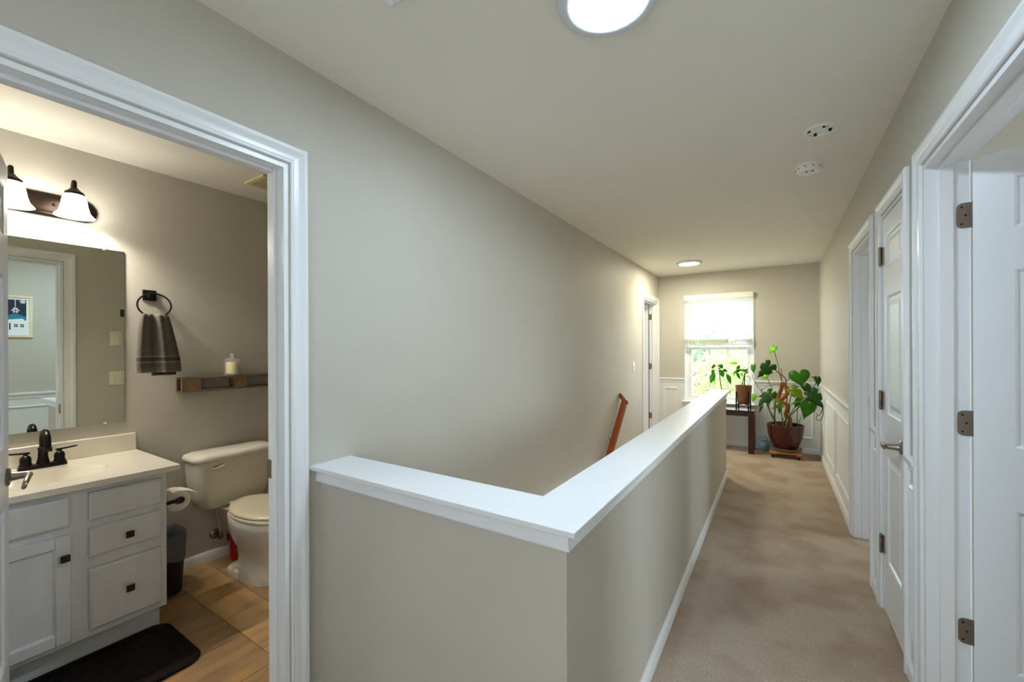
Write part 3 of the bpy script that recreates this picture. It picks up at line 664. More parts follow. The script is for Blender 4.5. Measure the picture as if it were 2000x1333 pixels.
for k in (-.5, .5): MB().lathe([(.009, 0), (.006, .01), (.002, .012)], (XM + .032, LY + k * .208 + .05, LZ + .0), 12, axis='X').build('screw_cap', M_bronze2, vl)
# towel ring and towel
t = thing('towel_ring', 'black towel ring with square wall plate beside the mirror', 'towel ring', (XM, .925, 1.675))
B(XM, XM + .010, .893, .957, 1.650, 1.712).build('wall_plate', M_black, t, bevel=.002)
B(XM + .010, XM + .05, .913, .937, 1.668, 1.692).build('post', M_black, t, bevel=.002)
MB().loft([[(XM + .055 + .0048 * math.cos(b), .934 + (.079 + .0048 * math.sin(b)) * math.sin(a), 1.620 + (.068 + .0048 * math.sin(b)) * math.cos(a)) for b in [2 * math.pi * j / 8 for j in range(8)]] for a in [2 * math.pi * i / 40 for i in range(40)]], ring=True).build('ring', M_black, t)
tw = thing('hand_towel', 'charcoal hand towel with two lighter bands hanging from the black ring', 'towel', (XM + .055, .95, 1.225))
def tsec(z, yc, hw, th, amp, ph, off=0):
    n = 36; q = []
    for s in (1, -1):
        for i in range(n):
            k = i / (n - 1); k = k if s > 0 else 1 - k
            y = yc - hw + 2 * hw * k; e = math.sqrt(max(0, 1 - (2 * k - 1) ** 6))
            x = XM + .058 + amp * math.sin(ph + k * 11) + .5 * amp * math.sin(ph * 2 + k * 23) + s * (th * (.35 + .65 * e) + off)
            q.append((x, y, z))
    return q
def tprof(s):  # s: 0 top .. 1 bottom
    z = 1.562 - .335 * s; hw = .066 + .040 * min(1, s * 1.25) ** .75; yc = .936 + .022 * s
    return z, yc, hw, .016 - .004 * s, .010 * (1 - .35 * s), .4
secs = [tsec(*tprof(i / 24)) for i in range(25)]
z, yc, hw, th, am, ph = tprof(0); secs = [tsec(z + .006, yc, hw * .93, th * .5, am, ph)] + secs
# hem leans lower toward the mirror side
for q in secs[-4:]:
    pass
MB().loft(secs).build('cloth', M_towel, tw, smooth=70)
for s0, s1, m in ((.70, .735, M_towel2), (.735, .80, M_towel3), (.80, .835, M_towel2), (.965, .998, M_towel2)):
    MB().loft([tsec(*tprof(s), off=.0016) for s in (s0, (s0 + s1) / 2, s1)]).build('band', m, tw, smooth=70)
# second layer behind, hanging a bit lower on the far side
MB().loft([[(p[0] - .026, p[1] * .62 + .385, p[2]) for p in tsec(1.30 - .092 * i / 4, .968, .098, .006, .006, .4)] for i in range(5)]).build('back_layer', M_towel3, tw, smooth=70)
# pallet wood shelf
SX0, SX1, SZ0, SZ1, SY0, SY1 = XM + .001, -3.045, 1.098, 1.188, 1.055, 1.80
s = thing('pallet_shelf', 'small weathered pallet wood shelf on the wall above the toilet', 'shelf', (SX0, SY0, SZ0))
B(SX0, SX1, SY0, SY1, SZ1 - .012, SZ1).build('top_board', M_wood_d, s, bevel=.001); B(SX0, SX1, SY0, SY1, SZ0, SZ0 + .012).build('bottom_board', M_wood_d, s, bevel=.001)
for a, b in ((SY0 + .018, SY0 + .10), (1.345, 1.425), (1.64, 1.72)): B(SX0 + .014, SX1 - .0005, a, b, SZ0 + .0122, SZ1 - .0122).build('block', M_wood_b, s)
for x0, x1 in ((SX0, SX0 + .013), (SX1 - .014, SX1)): B(x0, x1, SY0, SY0 + .0178, SZ0 + .0122, SZ1 - .0122).build('end_strip', M_wood_d, s)
B(SX0, SX0 + .012, SY0 + .10, SY0 + .13, SZ0 + .0122, SZ1 - .0122).build('back_strip', M_wood_d, s)
# candle under a glass cloche
cp = (-3.088, 1.35, SZ1)
c = thing('candle_cloche', 'pale candle under a clear glass cloche standing on the pallet shelf', 'candle', cp)
MB().lathe([(.048, .0005), (.051, .004), (.050, .009), (.046, .011)], cp, 32).build('glass_base', M_glass, c)
MB().lathe([(.033, .012), (.035, .014), (.035, .085), (.033, .088), (.028, .083), (.002, .082)], cp, 32).build('candle', M_wax, c)
MB().lathe([(.046, .0115), (.046, .098), (.043, .108), (.034, .114), (.012, .117), (.007, .122), (.011, .132), (.010, .142), (.004, .147), (.001, .147)], cp, 32, cap=False).build('glass_dome', M_glass, c)
# ceiling exhaust vent
t = thing('exhaust_vent', 'cream square exhaust fan grille on the bathroom ceiling', 'vent', (-2.735, 1.44, ZCB))
vx0, vx1, vy0, vy1 = -2.845, -2.62, 1.318, 1.545; M_vent = mat('cream vent plastic', '#d8cca6', .5)
for q in ((vx0, vx1, vy0, vy0 + .03), (vx0, vx1, vy1 - .03, vy1), (vx0, vx0 + .03, vy0 + .03, vy1 - .03), (vx1 - .03, vx1, vy0 + .03, vy1 - .03)): B(*q, ZCB - .014, ZCB).build('frame_strip', M_vent, t, bevel=.003)
B(vx0 + .03, vx1 - .03, vy0 + .03, vy1 - .03, ZCB - .003, ZCB - .0005).build('back_plate', M_dark, t)
for i in range(9):
    x = vx0 + .036 + i * .0185; B(x, x + .009, vy0 + .03, vy1 - .03, ZCB - .012, ZCB - .004).build('slat', M_vent, t)

# toilet
TY = 1.31
tl = thing('toilet', 'off-white porcelain toilet with closed lid beside the vanity', 'toilet', (-2.72, TY, ZFB))
def rsec(x0, x1, hy, r, z): return [(p[0], p[1], z) for p in rrect((x0 + x1) / 2, TY, (x1 - x0) / 2, hy, r, 6)]
def bow(sec, d):
    """bulge the front face of a tank section outward"""
    return [(p[0] + (d * (1 - ((p[1] - TY) / .25) ** 2) if p[0] > -2.98 else 0), p[1], p[2]) for p in sec]
tk = MB().loft([bow(rsec(XM + .035, -2.955, .165, .05, .372), .02), bow(rsec(XM + .028, -2.945, .195, .055, .385), .025), bow(rsec(XM + .02, -2.935, .212, .05, .45), .03), bow(rsec(XM + .015, -2.928, .226, .045, .55), .033), bow(rsec(XM + .012, -2.922, .234, .045, .672), .035)]).build('tank', M_porc, tl, smooth=60)
MB().loft([bow(rsec(XM + .010, -2.915, .240, .05, .673), .035), bow(rsec(XM + .006, -2.908, .247, .055, .682), .037), bow(rsec(XM + .006, -2.908, .247, .055, .698), .037), bow(rsec(XM + .012, -2.918, .238, .055, .712), .035), bow(rsec(XM + .03, -2.945, .21, .06, .722), .03), bow(rsec(XM + .08, -3.0, .15, .05, .725), 0)]).build('tank_lid', M_porc, tl, smooth=70)
MB().lathe([(.012, 0), (.010, .018)], (-2.905, TY - .125, .632), 12, axis='X').loft([[(-2.887 + .004 * math.cos(0), TY - .16 + k, .635 + dz) for k, dz in ((0, -.004), (0, .006))] + [(-2.875, TY - .16, .636), (-2.875, TY - .16, .632)], [(-2.890, TY - .095, .648), (-2.890, TY - .095, .618), (-2.876, TY - .095, .620), (-2.876, TY - .095, .646)]]).build('flush_lever', M_cream, tl)
def egg(xb, xf, hw, z, n=44, yc=TY, k=.5):
    """oval outline between xb and xf"""
    xc = xb + (xf - xb) * k; q = []
    for i in range(n):
        a = 2 * math.pi * i / n; ca, sa = math.cos(a), math.sin(a)
        q.append((xc + ((xf - xc) if ca > 0 else (xc - xb)) * ca, yc + hw * sa, z))
    return q
MB().loft([egg(-2.87, -2.490, .092, ZFB), egg(-2.87, -2.490, .092, .008), egg(-2.86, -2.50, .083, .028), egg(-2.85, -2.51, .080, .11), egg(-2.85, -2.485, .094, .17), egg(-2.86, -2.43, .128, .23), egg(-2.87, -2.36, .154, .295), egg(-2.87, -2.325, .165, .345), egg(-2.87, -2.315, .168, .383), egg(-2.865, -2.32, .164, .388)]).build('bowl', M_porc, tl, smooth=60)
# flared foot with bolt caps
MB().loft([[(p[0], p[1], z) for p in rrect(-2.80, TY, .098 * g, .094 * g, .045, 6)] for z, g in ((ZFB, 1), (.004, 1), (.016, .96), (.020, .90))]).build('foot', M_porc, tl, smooth=60)
for sgn in (-1, 1): MB().lathe([(.013, .015), (.013, .030), (.009, .038), (.002, .041)], (-2.80, TY + sgn * .080, -.004), 14).build('bolt_cap', M_porc, tl)
MB().loft([[(p[0], p[1], z) for p in rrect(-2.965, TY, .115, hy, .03, 5)] for z, hy in ((.20, .04), (.28, .058), (.34, .080), (.370, .092))]).build('tank_deck', M_porc, tl, smooth=60)
MB().loft([egg(-2.835, -2.313, .168, .3895), egg(-2.838, -2.310, .171, .396), egg(-2.838, -2.310, .171, .406), egg(-2.832, -2.317, .164, .410)]).build('seat', M_cream, tl, smooth=60)
MB().loft([egg(-2.838, -2.316, .166, .4135), egg(-2.840, -2.313, .169, .419), egg(-2.840, -2.314, .168, .427), egg(-2.835, -2.322, .160, .432), egg(-2.79, -2.37, .12, .4345), egg(-2.70, -2.46, .05, .435)]).build('seat_lid', M_cream, tl, smooth=70)
for sgn in (-1, 1): MB().loft([[(p[0], p[1], z) for p in rrect(-2.845, TY + sgn * .06, .013, .02, .008, 4)] for z in (.372, .412, .416)]).build('seat_hinge', M_cream, tl)
sv = thing('supply_valve', 'chrome water shutoff valve with supply line below the toilet tank', 'valve', (XM, 1.262, .145))
MB().lathe([(.033, 0.0005), (.033, .004), (.022, .012), (.012, .014)], (XM, 1.262, .145), 24, axis='X').build('escutcheon', M_brass, sv)
MB().tube([(XM + .01, 1.262, .145), (XM + .075, 1.262, .143)], .008, 12).lathe([(.012, -.018), (.014, -.01), (.014, .018), (.008, .03)], (XM + .07, 1.265, .145), 14).build('valve_body', M_brass, sv)
MB().loft([[(XM + .075 + d, 1.292 + p[0] * .3 + .012, .128 + p[1]) for p in rrect(0, 0, .018, .026, .015, 5)] for d in (0, .012)]).build('valve_handle', M_brass, sv)
MB().tube(smoothpath([(XM + .07, 1.265, .17), (XM + .075, 1.258, .23), (XM + .085, 1.24, .31), (XM + .09, 1.235, .371)], 5), .0058, 8).build('supply_line', M_hose, sv)
MB().lathe([(.012, .345), (.014, .35), (.014, .372)], (XM + .09, 1.235, 0), 12).build('coupling', M_cream, sv)
rb = thing('red_bottle', 'red plastic cleaner bottle with dark label behind the toilet base', 'bottle', (-3.02, 1.375, ZFB))
MB().loft([[(p[0], p[1], z) for p in rrect(-3.02, 1.355, .035 * g, .05 * g, .028 * g, 5)] for z, g in ((ZFB, .92), (-.012, 1), (.12, 1), (.17, .85), (.20, .5), (.215, .36), (.235, .36))]).build('body', M_red, rb, smooth=60)
MB().lathe([(.015, .235), (.015, .258), (.006, .262)], (-3.02, 1.355, 0), 14).build('cap', M_red, rb)
B(-2.9855, -2.984, 1.325, 1.385, .02, .10).build('label', M_label, rb)
# toilet paper holder and roll
RX, RY_, RZ = -2.765, .925, .552
tp = thing('toilet_paper_holder', 'black bent arm toilet paper holder fixed to the vanity side', 'paper holder', (RX, VY1, RZ))
MB().lathe([(.024, 0.0005), (.024, .006), (.012, .010)], (RX + .072, VY1, RZ), 20, axis='Y').build('mount', M_black, tp)
MB().tube(smoothpath([(RX + .072, VY1 + .006, RZ), (RX + .072, VY1 + .06, RZ + .002), (RX + .07, RY_ - .012, RZ + .003), (RX + .06, RY_, RZ + .003), (RX + .03, RY_, RZ + .003), (RX - .055, RY_, RZ + .003)], 5), .0095, 12).lathe([(.017, .066), (.017, .080), (.012, .083)], (RX, RY_, RZ + .003), 16, axis='X').build('arm', M_black, tp)
tr = thing('toilet_paper_roll', 'white toilet paper roll with a loose end on the black holder', 'toilet paper', (RX, RY_, RZ - .055))
MB().lathe([(.019, -.05), (.053, -.05), (.0545, -.048), (.0545, .048), (.053, .05), (.019, .05)], (RX, RY_, RZ - .006), 40, axis='X', cap=False).lathe([(.019, .05), (.019, -.05)], (RX, RY_, RZ - .006), 40, axis='X', cap=False).build('roll', M_paper, tr)
MB().loft([[(RX + xx, RY_ + a, RZ - .006 + b) for a, b in ((.020, .0505), (.045, .044), (.075, .030), (.088, .020), (.086, .017), (.072, .027), (.043, .041), (.020, .0475))] for xx in (-.049, .049)]).build('loose_sheet', M_paper, tr)
# waste bin with liner
wb = thing('waste_bin', 'black plastic waste bin with grey liner between vanity and toilet', 'waste bin', (-2.945, .93, ZFB))
def wsec(z, g, n=6): return [(p[0], p[1], z) for p in rrect(-2.945, .928, .115 * g, .085 * g, .06 * g, n)]
MB().loft([wsec(ZFB + .0005, .80), wsec(.0, .84), wsec(.29, 1.0), wsec(.315, 1.02), wsec(.316, .97), wsec(.05, .80)], cap=False).loft([wsec(ZFB + .001, .80), wsec(ZFB + .012, .80)]).build('body', M_blackplastic, wb, smooth=50)
random.seed(3); secs = []
for z, g in ((.175, 1.0), (.20, 1.005), (.26, 1.022), (.31, 1.045), (.324, 1.035), (.318, .955), (.26, .90), (.20, .84), (.15, .74), (.13, .4)):
    secs.append([((p[0] + 2.945) * (1 + random.uniform(-.012, .012)) - 2.945, (p[1] - .928) * (1 + random.uniform(-.012, .012)) + .928, p[2] + (random.uniform(-.012, .012) if z < .2 else random.uniform(-.003, .003))) for p in wsec(z, g)])
MB().loft(secs, cap=False).build('liner', M_liner, wb, smooth=70)
# bath mat
bm_ = thing('bath_mat', 'dark brown padded bath mat with rounded corners before the vanity', 'bath mat', (-2.40, .45, ZFB))
mcx, mcy, mhx, mhy = -2.385, .42, .226, .415
MB().loft([[(p[0], p[1], z) for p in rrect(mcx, mcy, mhx - i, mhy - i, .07, 6)] for z, i in ((ZFB + .0003, .006), (ZFB + .006, 0), (ZFB + .014, .003), (ZFB + .018, .012), (ZFB + .0185, .055), (ZFB + .016, .060), (ZFB + .0185, .066), (ZFB + .020, .12))]).build('pad', M_mat, bm_, smooth=60)
bm_['kind'] = 'thing'

# framed print on the hall wall (seen in the mirror)
PY0, PY1, PZ0, PZ1 = .668, 1.003, 1.496, 1.935
pf = thing('framed_print', 'pale wood framed print of a snowy house under dark sky, seen in the mirror', 'picture', (XR, (PY0 + PY1) / 2, PZ0))
fw = .024
for q in ((PY0, PY0 + fw, PZ0, PZ1), (PY1 - fw, PY1, PZ0, PZ1), (PY0 + fw, PY1 - fw, PZ0, PZ0 + fw), (PY0 + fw, PY1 - fw, PZ1 - fw, PZ1)): B(XR - .022, XR - .0005, *q).build('frame_strip', M_frame, pf, bevel=.002)
B(XR - .010, XR - .001, PY0 + fw, PY1 - fw, PZ0 + fw, PZ1 - fw).build('mount', mat('print white', '#eef1f4', .6), pf)
def art(name, m, poly, lvl):
    x = XR - .0102 - .0004 * lvl
    pts = [(PY1 - fw - .02 - a * .251, PZ0 + fw + .02 + b * .351) for a, b in poly]     # a: from the far edge, b: up, both 0..1
    MB().loft([[(x, y, z) for y, z in pts], [(x - .0003, y, z) for y, z in pts]]).build(name, m, pf, smooth=0)
A_sky = mat('print night blue', '#232a3c', .7); A_teal = mat('print teal', '#1f7f9d', .7); A_wh = mat('print snow white', '#eef1f4', .6)
art('night_sky', A_sky, [(0, .36), (1, .36), (1, 1), (0, 1)], 0)
art('hill', A_teal, [(0, .50), (.12, .53), (.28, .59), (.42, .56), (.56, .48), (.72, .54), (1, .46), (1, .30), (0, .30)], 1)
art('roof_line', A_wh, [(0, 0), (1, 0), (1, .42), (.86, .47), (.62, .36), (.50, .36), (.50, .40), (.10, .44), (.05, .38), (0, .40)], 2)
for a in (.07, .24, .55, .78):
    for i in range(2):
        for j in range(2): art('little_window', A_sky, [(a + i * .055, .18 + j * .05), (a + .045 + i * .055, .18 + j * .05), (a + .045 + i * .055, .22 + j * .05), (a + i * .055, .22 + j * .05)], 3)
art('door_mark', A_sky, [(.43, .10), (.47, .10), (.47, .30), (.43, .30)], 3)
def flake(a, b, r):
    for k in range(3):
        an = math.pi * k / 3; dx, dy = math.cos(an) * r, math.sin(an) * r * .72; px, py = -math.sin(an) * r * .22, math.cos(an) * r * .16
        art('snowflake', A_wh, [(a - dx - px, b - dy - py), (a + dx - px, b + dy - py), (a + dx + px, b + dy + py), (a - dx + px, b - dy + py)], 3)
flake(.30, .68, .11); flake(.10, .95, .09); flake(.75, .80, .10)
art('hanging_line', A_wh, [(.295, .72), (.315, .72), (.315, 1.0), (.295, 1.0)], 2)

# ------------------------------------------------------------------ plants corner
def leafmesh(kind, L, W):
    """leaf in local space: base at origin, along +x, normal +z; real curved blade"""
    mb = MB()
    if kind == 'lance':
        n = 8; rowsv = []
        for i in range(n + 1):
            t = i / n; hw = W * math.sin(math.pi * min(1, t ** .8)) ** .9 * .5 + .0004; zz = -.22 * L * t * t
            rowsv.append([(t * L, -hw, zz + hw * .35), (t * L, 0, zz), (t * L, hw, zz + hw * .35)])
        mb.loft(rowsv, cap=False, closed=False)
    else:
        n = 48; c = .32 * L; verts = [(c, 0, 0)]; faces = []
        for rr in (.5, 1.0):
            for i in range(n):
                a = 2 * math.pi * i / n
                hx = 16 * math.sin(a) ** 3; hy = 13 * math.cos(a) - 5 * math.cos(2 * a) - 2 * math.cos(3 * a) - math.cos(4 * a)
                ex = (5 - hy) / 22 * L; ey = hx / 32 * W
                if kind == 'split' and rr == 1.0 and i % 5 == 2 and 7 < i < 41 and abs(i - 24) > 4: ex = ex * .85 + .05 * L; ey *= .6
                x = c + (ex - c) * rr; y = ey * rr
                verts.append((x, y, -.26 * x * abs(x) / L - .30 * y * y / W + .10 * abs(y)))
        for i in range(n):
            k = (i + 1) % n; faces += [(0, 1 + i, 1 + k), (1 + i, 1 + n + i, 1 + n + k, 1 + k)]
        mb.add(verts, faces)
    return mb
def put_leaf(parent, kind, base, tip, width, m, roll=0, nrm=(0, -1, .55)):
    base, tip = Vector(base), Vector(tip); x = tip - base; L = x.length; x.normalize()
    z = Vector(nrm); z = z - x * z.dot(x); z.normalize(); z = Matrix.Rotation(R(roll), 3, x) @ z; y = z.cross(x)
    o = leafmesh(kind, L, width).build('leaf', m, parent, local=True, smooth=80)
    Mx = Matrix((x, y, z)).transposed().to_4x4(); Mx.translation = base - world_loc(parent); o.matrix_local = Mx
    sm = o.modifiers.new('thick', 'SOLIDIFY'); sm.thickness = .0012
    return o
PX = .0064     # metres per photo pixel at this depth
# big red pot on a wooden caddy
pc = Vector((.092, 6.215, 0))
cd_ = thing('plant_caddy', 'slatted orange wood plant caddy on black casters under the red pot', 'plant caddy', (pc.x, pc.y, 0))
for i in range(5):
    y = pc.y - .14 + i * .07; B(pc.x - .17, pc.x + .17, y - .024, y + .024, .058, .074).build('slat', M_caddy, cd_, bevel=.002)
for dx in (-.13, .13): B(pc.x + dx - .02, pc.x + dx + .02, pc.y - .16, pc.y + .16, .042, .058).build('cross_bar', M_caddy, cd_)
for dx in (-.135, .135):
    for dy in (-.13, .13):
        MB().lathe([(.021, -.013), (.023, -.008), (.023, .008), (.021, .013)], (pc.x + dx, pc.y + dy, .0235), 16, axis='X').box(pc.x + dx - .017, pc.x + dx + .017, pc.y + dy - .012, pc.y + dy + .012, .026, .042).build('caster', M_iron, cd_)
sa = thing('plant_saucer', 'clear plastic saucer between the red pot and its caddy', 'saucer', (pc.x, pc.y, .074))
MB().lathe([(.135, .0745), (.160, .085), (.172, .118), (.176, .118), (.164, .083), (.138, .0745)], (pc.x, pc.y, 0), 40, cap=False).lathe([(.137, .0742), (.137, .077)], (pc.x, pc.y, 0), 40).build('dish', M_clearp, sa)
rp_ = thing('ceramic_pot', 'large glossy oxblood red planter pot standing in the far corner', 'plant pot', (pc.x, pc.y, .078))
pr = [(.100, .0785), (.108, .083), (.128, .115), (.158, .175), (.180, .25), (.191, .32), (.195, .375), (.198, .392), (.196, .402), (.188, .403), (.182, .390), (.174, .32)]
secs = []
for r, z in pr:
    q = []
    for i in range(60):
        a = 2 * math.pi * i / 60; g = 1 + .006 * math.cos(a * 10) * (1 if z < .37 else .3); q.append((pc.x + r * g * math.cos(a), pc.y + r * g * math.sin(a), z))
    secs.append(q)
MB().loft(secs, cap=False).lathe([(.100, .0785), (.01, .079)], (pc.x, pc.y, 0), 60, cap=False).build('body', M_potred, rp_, smooth=60)
MB().lathe([(.1765, .348), (.12, .353), (.01, .355)], (pc.x, pc.y, 0), 40, cap=False).build('soil', M_soil, rp_)
mo = thing('monstera', 'big heart leaved climbing plant on a bent coir pole in the red pot', 'plant', (pc.x, pc.y, .354))
def A_(u, v, dy=0): return at(u, v, 6.20 + dy)
base_s = [Vector((pc.x - .07, pc.y - .06, .35)), Vector((pc.x - .03, pc.y - .08, .35)), Vector((pc.x + .0, pc.y - .07, .35)), Vector((pc.x - .10, pc.y - .02, .35)), Vector((pc.x + .07, pc.y + .02, .35)), Vector((pc.x + .12, pc.y + .04, .35))]
def stem(pts, r=.0045): MB().tube(smoothpath(pts, 5), r, 7).build('stem', M_stem, mo, smooth=60)
def coir(pts, r): MB().tube(smoothpath(pts, 6), r, 12).build('coir_pole', M_coir, mo, smooth=60)
pole = [(1543.5, 834), (1542, 818), (1535, 811), (1537.5, 801), (1537.5, 791.5), (1529, 786.5), (1523, 783), (1531, 777), (1537.5, 768), (1535.5, 757.5), (1528, 747.5)]
coir([A_(*p) for p in pole], .0225); coir([A_(1528, 748, .01), A_(1526.5, 758, .015), A_(1523, 768, .02), A_(1518.5, 781, .02)], .021)
MB().tube([A_(1525.5, 720), A_(1527, 748)], .005, 8).build('stake', mat('bamboo stake', '#9a6a35', .6), mo)
#   kind, base px, tip px, width px, dy, material, roll
LV = [
 ('heart', (1511, 679), (1501, 692), 15, 0, L_bright, 20),
 ('split', (1502, 716), (1479, 740), 27, -.08, L_dark, -25),
 ('heart', (1497, 732), (1489, 742), 11, .06, L_bright, 10),
 ('heart', (1471, 716), (1470, 731), 11, -.02, L_mid, 30),
 ('heart', (1560.5, 731), (1567, 757), 35, -.05, L_mid, 0),
 ('heart', (1594, 741), (1585, 734), 9, -.12, L_dark, 40), ('heart', (1597, 740), (1600, 756), 13, -.16, L_dark, -30),
 ('heart', (1574, 756), (1588, 774), 15, .05, L_dark, 20),
 ('split', (1586, 770), (1609, 800), 25, -.33, L_dark, 15),
 ('split', (1550, 763), (1577, 784), 24, -.06, L_yel, -10),
 ('split', (1503, 771), (1476, 794), 24, -.12, L_dark, 10), ('heart', (1500, 773), (1479, 776), 10, -.06, L_dark, -40),
 ('heart', (1515, 770), (1504, 783), 14, .06, L_mid, 25),
 ('heart', (1580, 790), (1572, 822), 27, -.12, L_mid, -20), ('heart', (1583, 792), (1592, 806), 14, -.04, L_mid, 15),
 ('heart', (1563, 782), (1546, 790), 12, -.08, L_mid, 10), ('heart', (1560, 783), (1552, 799), 12, -.03, L_mid, -20),
 ('split', (1525, 793), (1505, 798), 10, -.06, L_yel, 5), ('heart', (1487, 795), (1481, 808), 7, -.02, L_dark, 30),
 ('heart', (1473, 774), (1469, 788), 10, -.08, L_bright, 0), ('heart', (1523, 798), (1521, 811), 8, -.04, L_mid, 30), ('heart', (1487, 762), (1487, 771), 5, 0, L_mid, 60),
 ('heart', (1499, 785), (1497, 797), 7, -.03, L_dark, 50), ('heart', (1520, 783), (1530, 793), 12, -.03, L_yel, -30),
 ('heart', (1592, 775), (1603, 778), 9, -.2, L_dark, 30),
]
for kind, b, tp_, wd, dy, m, rl in LV: put_leaf(mo, kind, A_(*b, dy), A_(*tp_, dy - .035), wd * PX, m, rl)
S = base_s
stem([A_(1511, 680), A_(1516, 700), A_(1521, 717), A_(1522, 728), A_(1528, 750, .02)], .004)
stem([A_(1502, 716, -.08), A_(1513, 722, -.05), A_(1524, 731, -.02), A_(1534, 740), A_(1535.5, 752), A_(1537, 772), A_(1536, 800), S[2]], .006)
stem([A_(1560, 731, -.05), A_(1543, 739, -.02), A_(1536, 747)], .004)
stem([A_(1567, 757, 0), A_(1552, 754, 0), A_(1540, 757, 0)], .004)
stem([A_(1497, 732, .06), A_(1503, 750, .06), A_(1509, 765, .04), S[3]], .004)
stem([A_(1596, 741, -.14), A_(1590, 756, -.1), A_(1583, 768, -.04), A_(1560, 790, .04), S[5]], .004)
stem([A_(1586, 770, -.33), A_(1572, 782, -.24), A_(1556, 800, -.12), A_(1535, 820, -.02), S[1]], .008)
stem([A_(1550, 763, -.06), A_(1545, 774, -.03), A_(1541, 800), S[4]], .005)
stem([A_(1503, 771, -.12), A_(1501, 790, -.08), A_(1506, 810, -.05), S[0]], .006)
stem([A_(1505, 783, -.02), A_(1501, 797, -.02), A_(1512, 817, -.02), S[0]], .006)
stem([A_(1515, 770, .06), A_(1514, 795, .05), A_(1513, 815, .04), S[3]], .008)
stem([A_(1580, 790, -.12), A_(1577, 785, -.08), A_(1568, 785, -.03), A_(1549, 800), S[2]], .0045)
stem([A_(1571, 800, .02), A_(1565, 815, .02), S[5]], .003)
stem([A_(1561, 783, -.06), A_(1545, 790, -.03), A_(1541, 805), A_(1530, 818), S[1]], .004)
stem([A_(1525, 793, -.04), A_(1527, 810, -.02), S[1]], .005)
stem([A_(1487, 763), A_(1500, 755, .02), A_(1518, 752, .03), A_(1530, 762, .02)], .003)
stem([A_(*p, -.3) for p in ((1594, 808), (1600, 812), (1606, 800), (1607, 790), (1607, 812), (1601, 822), (1594, 819), (1597, 812))], .004)
stem([A_(1471, 731, -.02), A_(1470, 738), A_(1480, 755, .04), A_(1490, 770, .05)], .003)
# espresso console table
TX0, TX1, TY0, TY1, TZ = -.98, -.240, 6.105, 6.46, .552
tb = thing('console_table', 'dark espresso wood side table holding houseplants under the window', 'table', ((TX0 + TX1) / 2, (TY0 + TY1) / 2, 0))
B(TX0 - .012, TX1 + .012, TY0 - .008, TY1 + .008, TZ - .018, TZ).build('table_top', M_espresso, tb, bevel=.006, seg=3)
for x0 in (TX0, TX1 - .068):
    for y0 in (TY0, TY1 - .060): B(x0, x0 + .068, y0, y0 + .060, 0, TZ - .018).build('leg', M_espresso, tb, bevel=.004)
for y0 in (TY0 + .001, TY1 - .021): B(TX0 + .068, TX1 - .068, y0, y0 + .02, TZ - .075, TZ - .018).build('apron', M_espresso, tb)
for x0 in (TX0 + .002, TX1 - .022): B(x0, x0 + .02, TY0 + .060, TY1 - .060, TZ - .075, TZ - .018).build('apron', M_espresso, tb)
# ribbed pot in a metal stand
g = at(1452, 790, 6.26); g.z = TZ
st = thing('pot_stand', 'black metal four legged stand carrying the ribbed brown pot', 'plant stand', (g.x, g.y, TZ))
for k in range(4):
    a = R(38 + 90 * k); x, y = g.x + .100 * math.cos(a), g.y + .100 * math.sin(a)
    B(x - .008, x + .008, y - .008, y + .008, TZ, TZ + .235).build('leg', M_iron, st)
for k in range(2):
    a = R(38 + 90 * k); dx, dy = .1 * math.cos(a), .1 * math.sin(a)
    MB().tube([(g.x - dx, g.y - dy, TZ + .062), (g.x, g.y, TZ + .07), (g.x + dx, g.y + dy, TZ + .062)], .006, 8).build('cross_bar', M_iron, st)
pt = thing('ribbed_pot', 'round ribbed brown pot held in the black metal stand', 'plant pot', (g.x, g.y, TZ + .077))
prof = [(.060, .078), (.074, .085)]
for i in range(22):
    z = .092 + i * .0098; r = .076 + .022 * (i / 21) ** .7; prof += [(r + .0022, z), (r, z + .0049)]
prof += [(.101, .306), (.100, .312), (.093, .312), (.090, .29)]
MB().lathe([(r, TZ + z) for r, z in prof], (g.x, g.y, 0), 40, cap=False).lathe([(.06, TZ + .078), (.003, TZ + .0785)], (g.x, g.y, 0), 40, cap=False).build('body', M_basket, pt, smooth=25)
MB().lathe([(.0925, TZ + .292), (.003, TZ + .295)], (g.x, g.y, 0), 30, cap=False).build('soil', M_soil, pt)
p2 = thing('avocado_plant', 'small green leafy plant growing from the ribbed brown pot', 'plant', (g.x, g.y, TZ + .295))
def A2(u, v, dy=0): return at(u, v, g.y + dy)
sb = [g + Vector((.0, 0, .294)), g + Vector((-.03, 0, .294))]
def stem2(p, pts, r=.004): MB().tube(smoothpath(pts, 5), r, 7).build('stem', M_twig, p, smooth=60)
stem2(p2, [sb[0] + Vector((.015, 0, 0)), A2(1454, 742), A2(1454, 734), A2(1456, 729), A2(1461, 728)], .007)
stem2(p2, [sb[1], A2(1451, 745), A2(1453, 736)], .004); stem2(p2, [A2(1454, 735), A2(1462, 736), A2(1465.5, 739), A2(1465, 744)], .003)
stem2(p2, [A2(1455, 730), A2(1450, 727), A2(1446, 722), A2(1444, 714), A2(1446, 713), A2(1456, 719), A2(1460, 724)], .003)
for b, e, wd, m, rl in (((1441, 711), (1424, 708), 6, L_bright, 10), ((1444, 714), (1437, 722), 5, L_mid, 30), ((1446, 722), (1434, 729), 6, L_mid, -20), ((1439, 728), (1445, 741), 6, L_mid, 20), ((1436, 724), (1433, 734), 6, L_bright, 0), ((1445, 724), (1460, 723), 5, L_mid, 0), ((1452, 727), (1460, 721), 5, L_mid, 20), ((1447, 728), (1450, 736), 5, L_bright, 30), ((1441, 721), (1444, 715), 5, L_mid, 0), ((1461, 729), (1458, 726), 4, L_mid, 0)):
    put_leaf(p2, 'lance', A2(*b), A2(*e, -.03), wd * PX, m, rl)
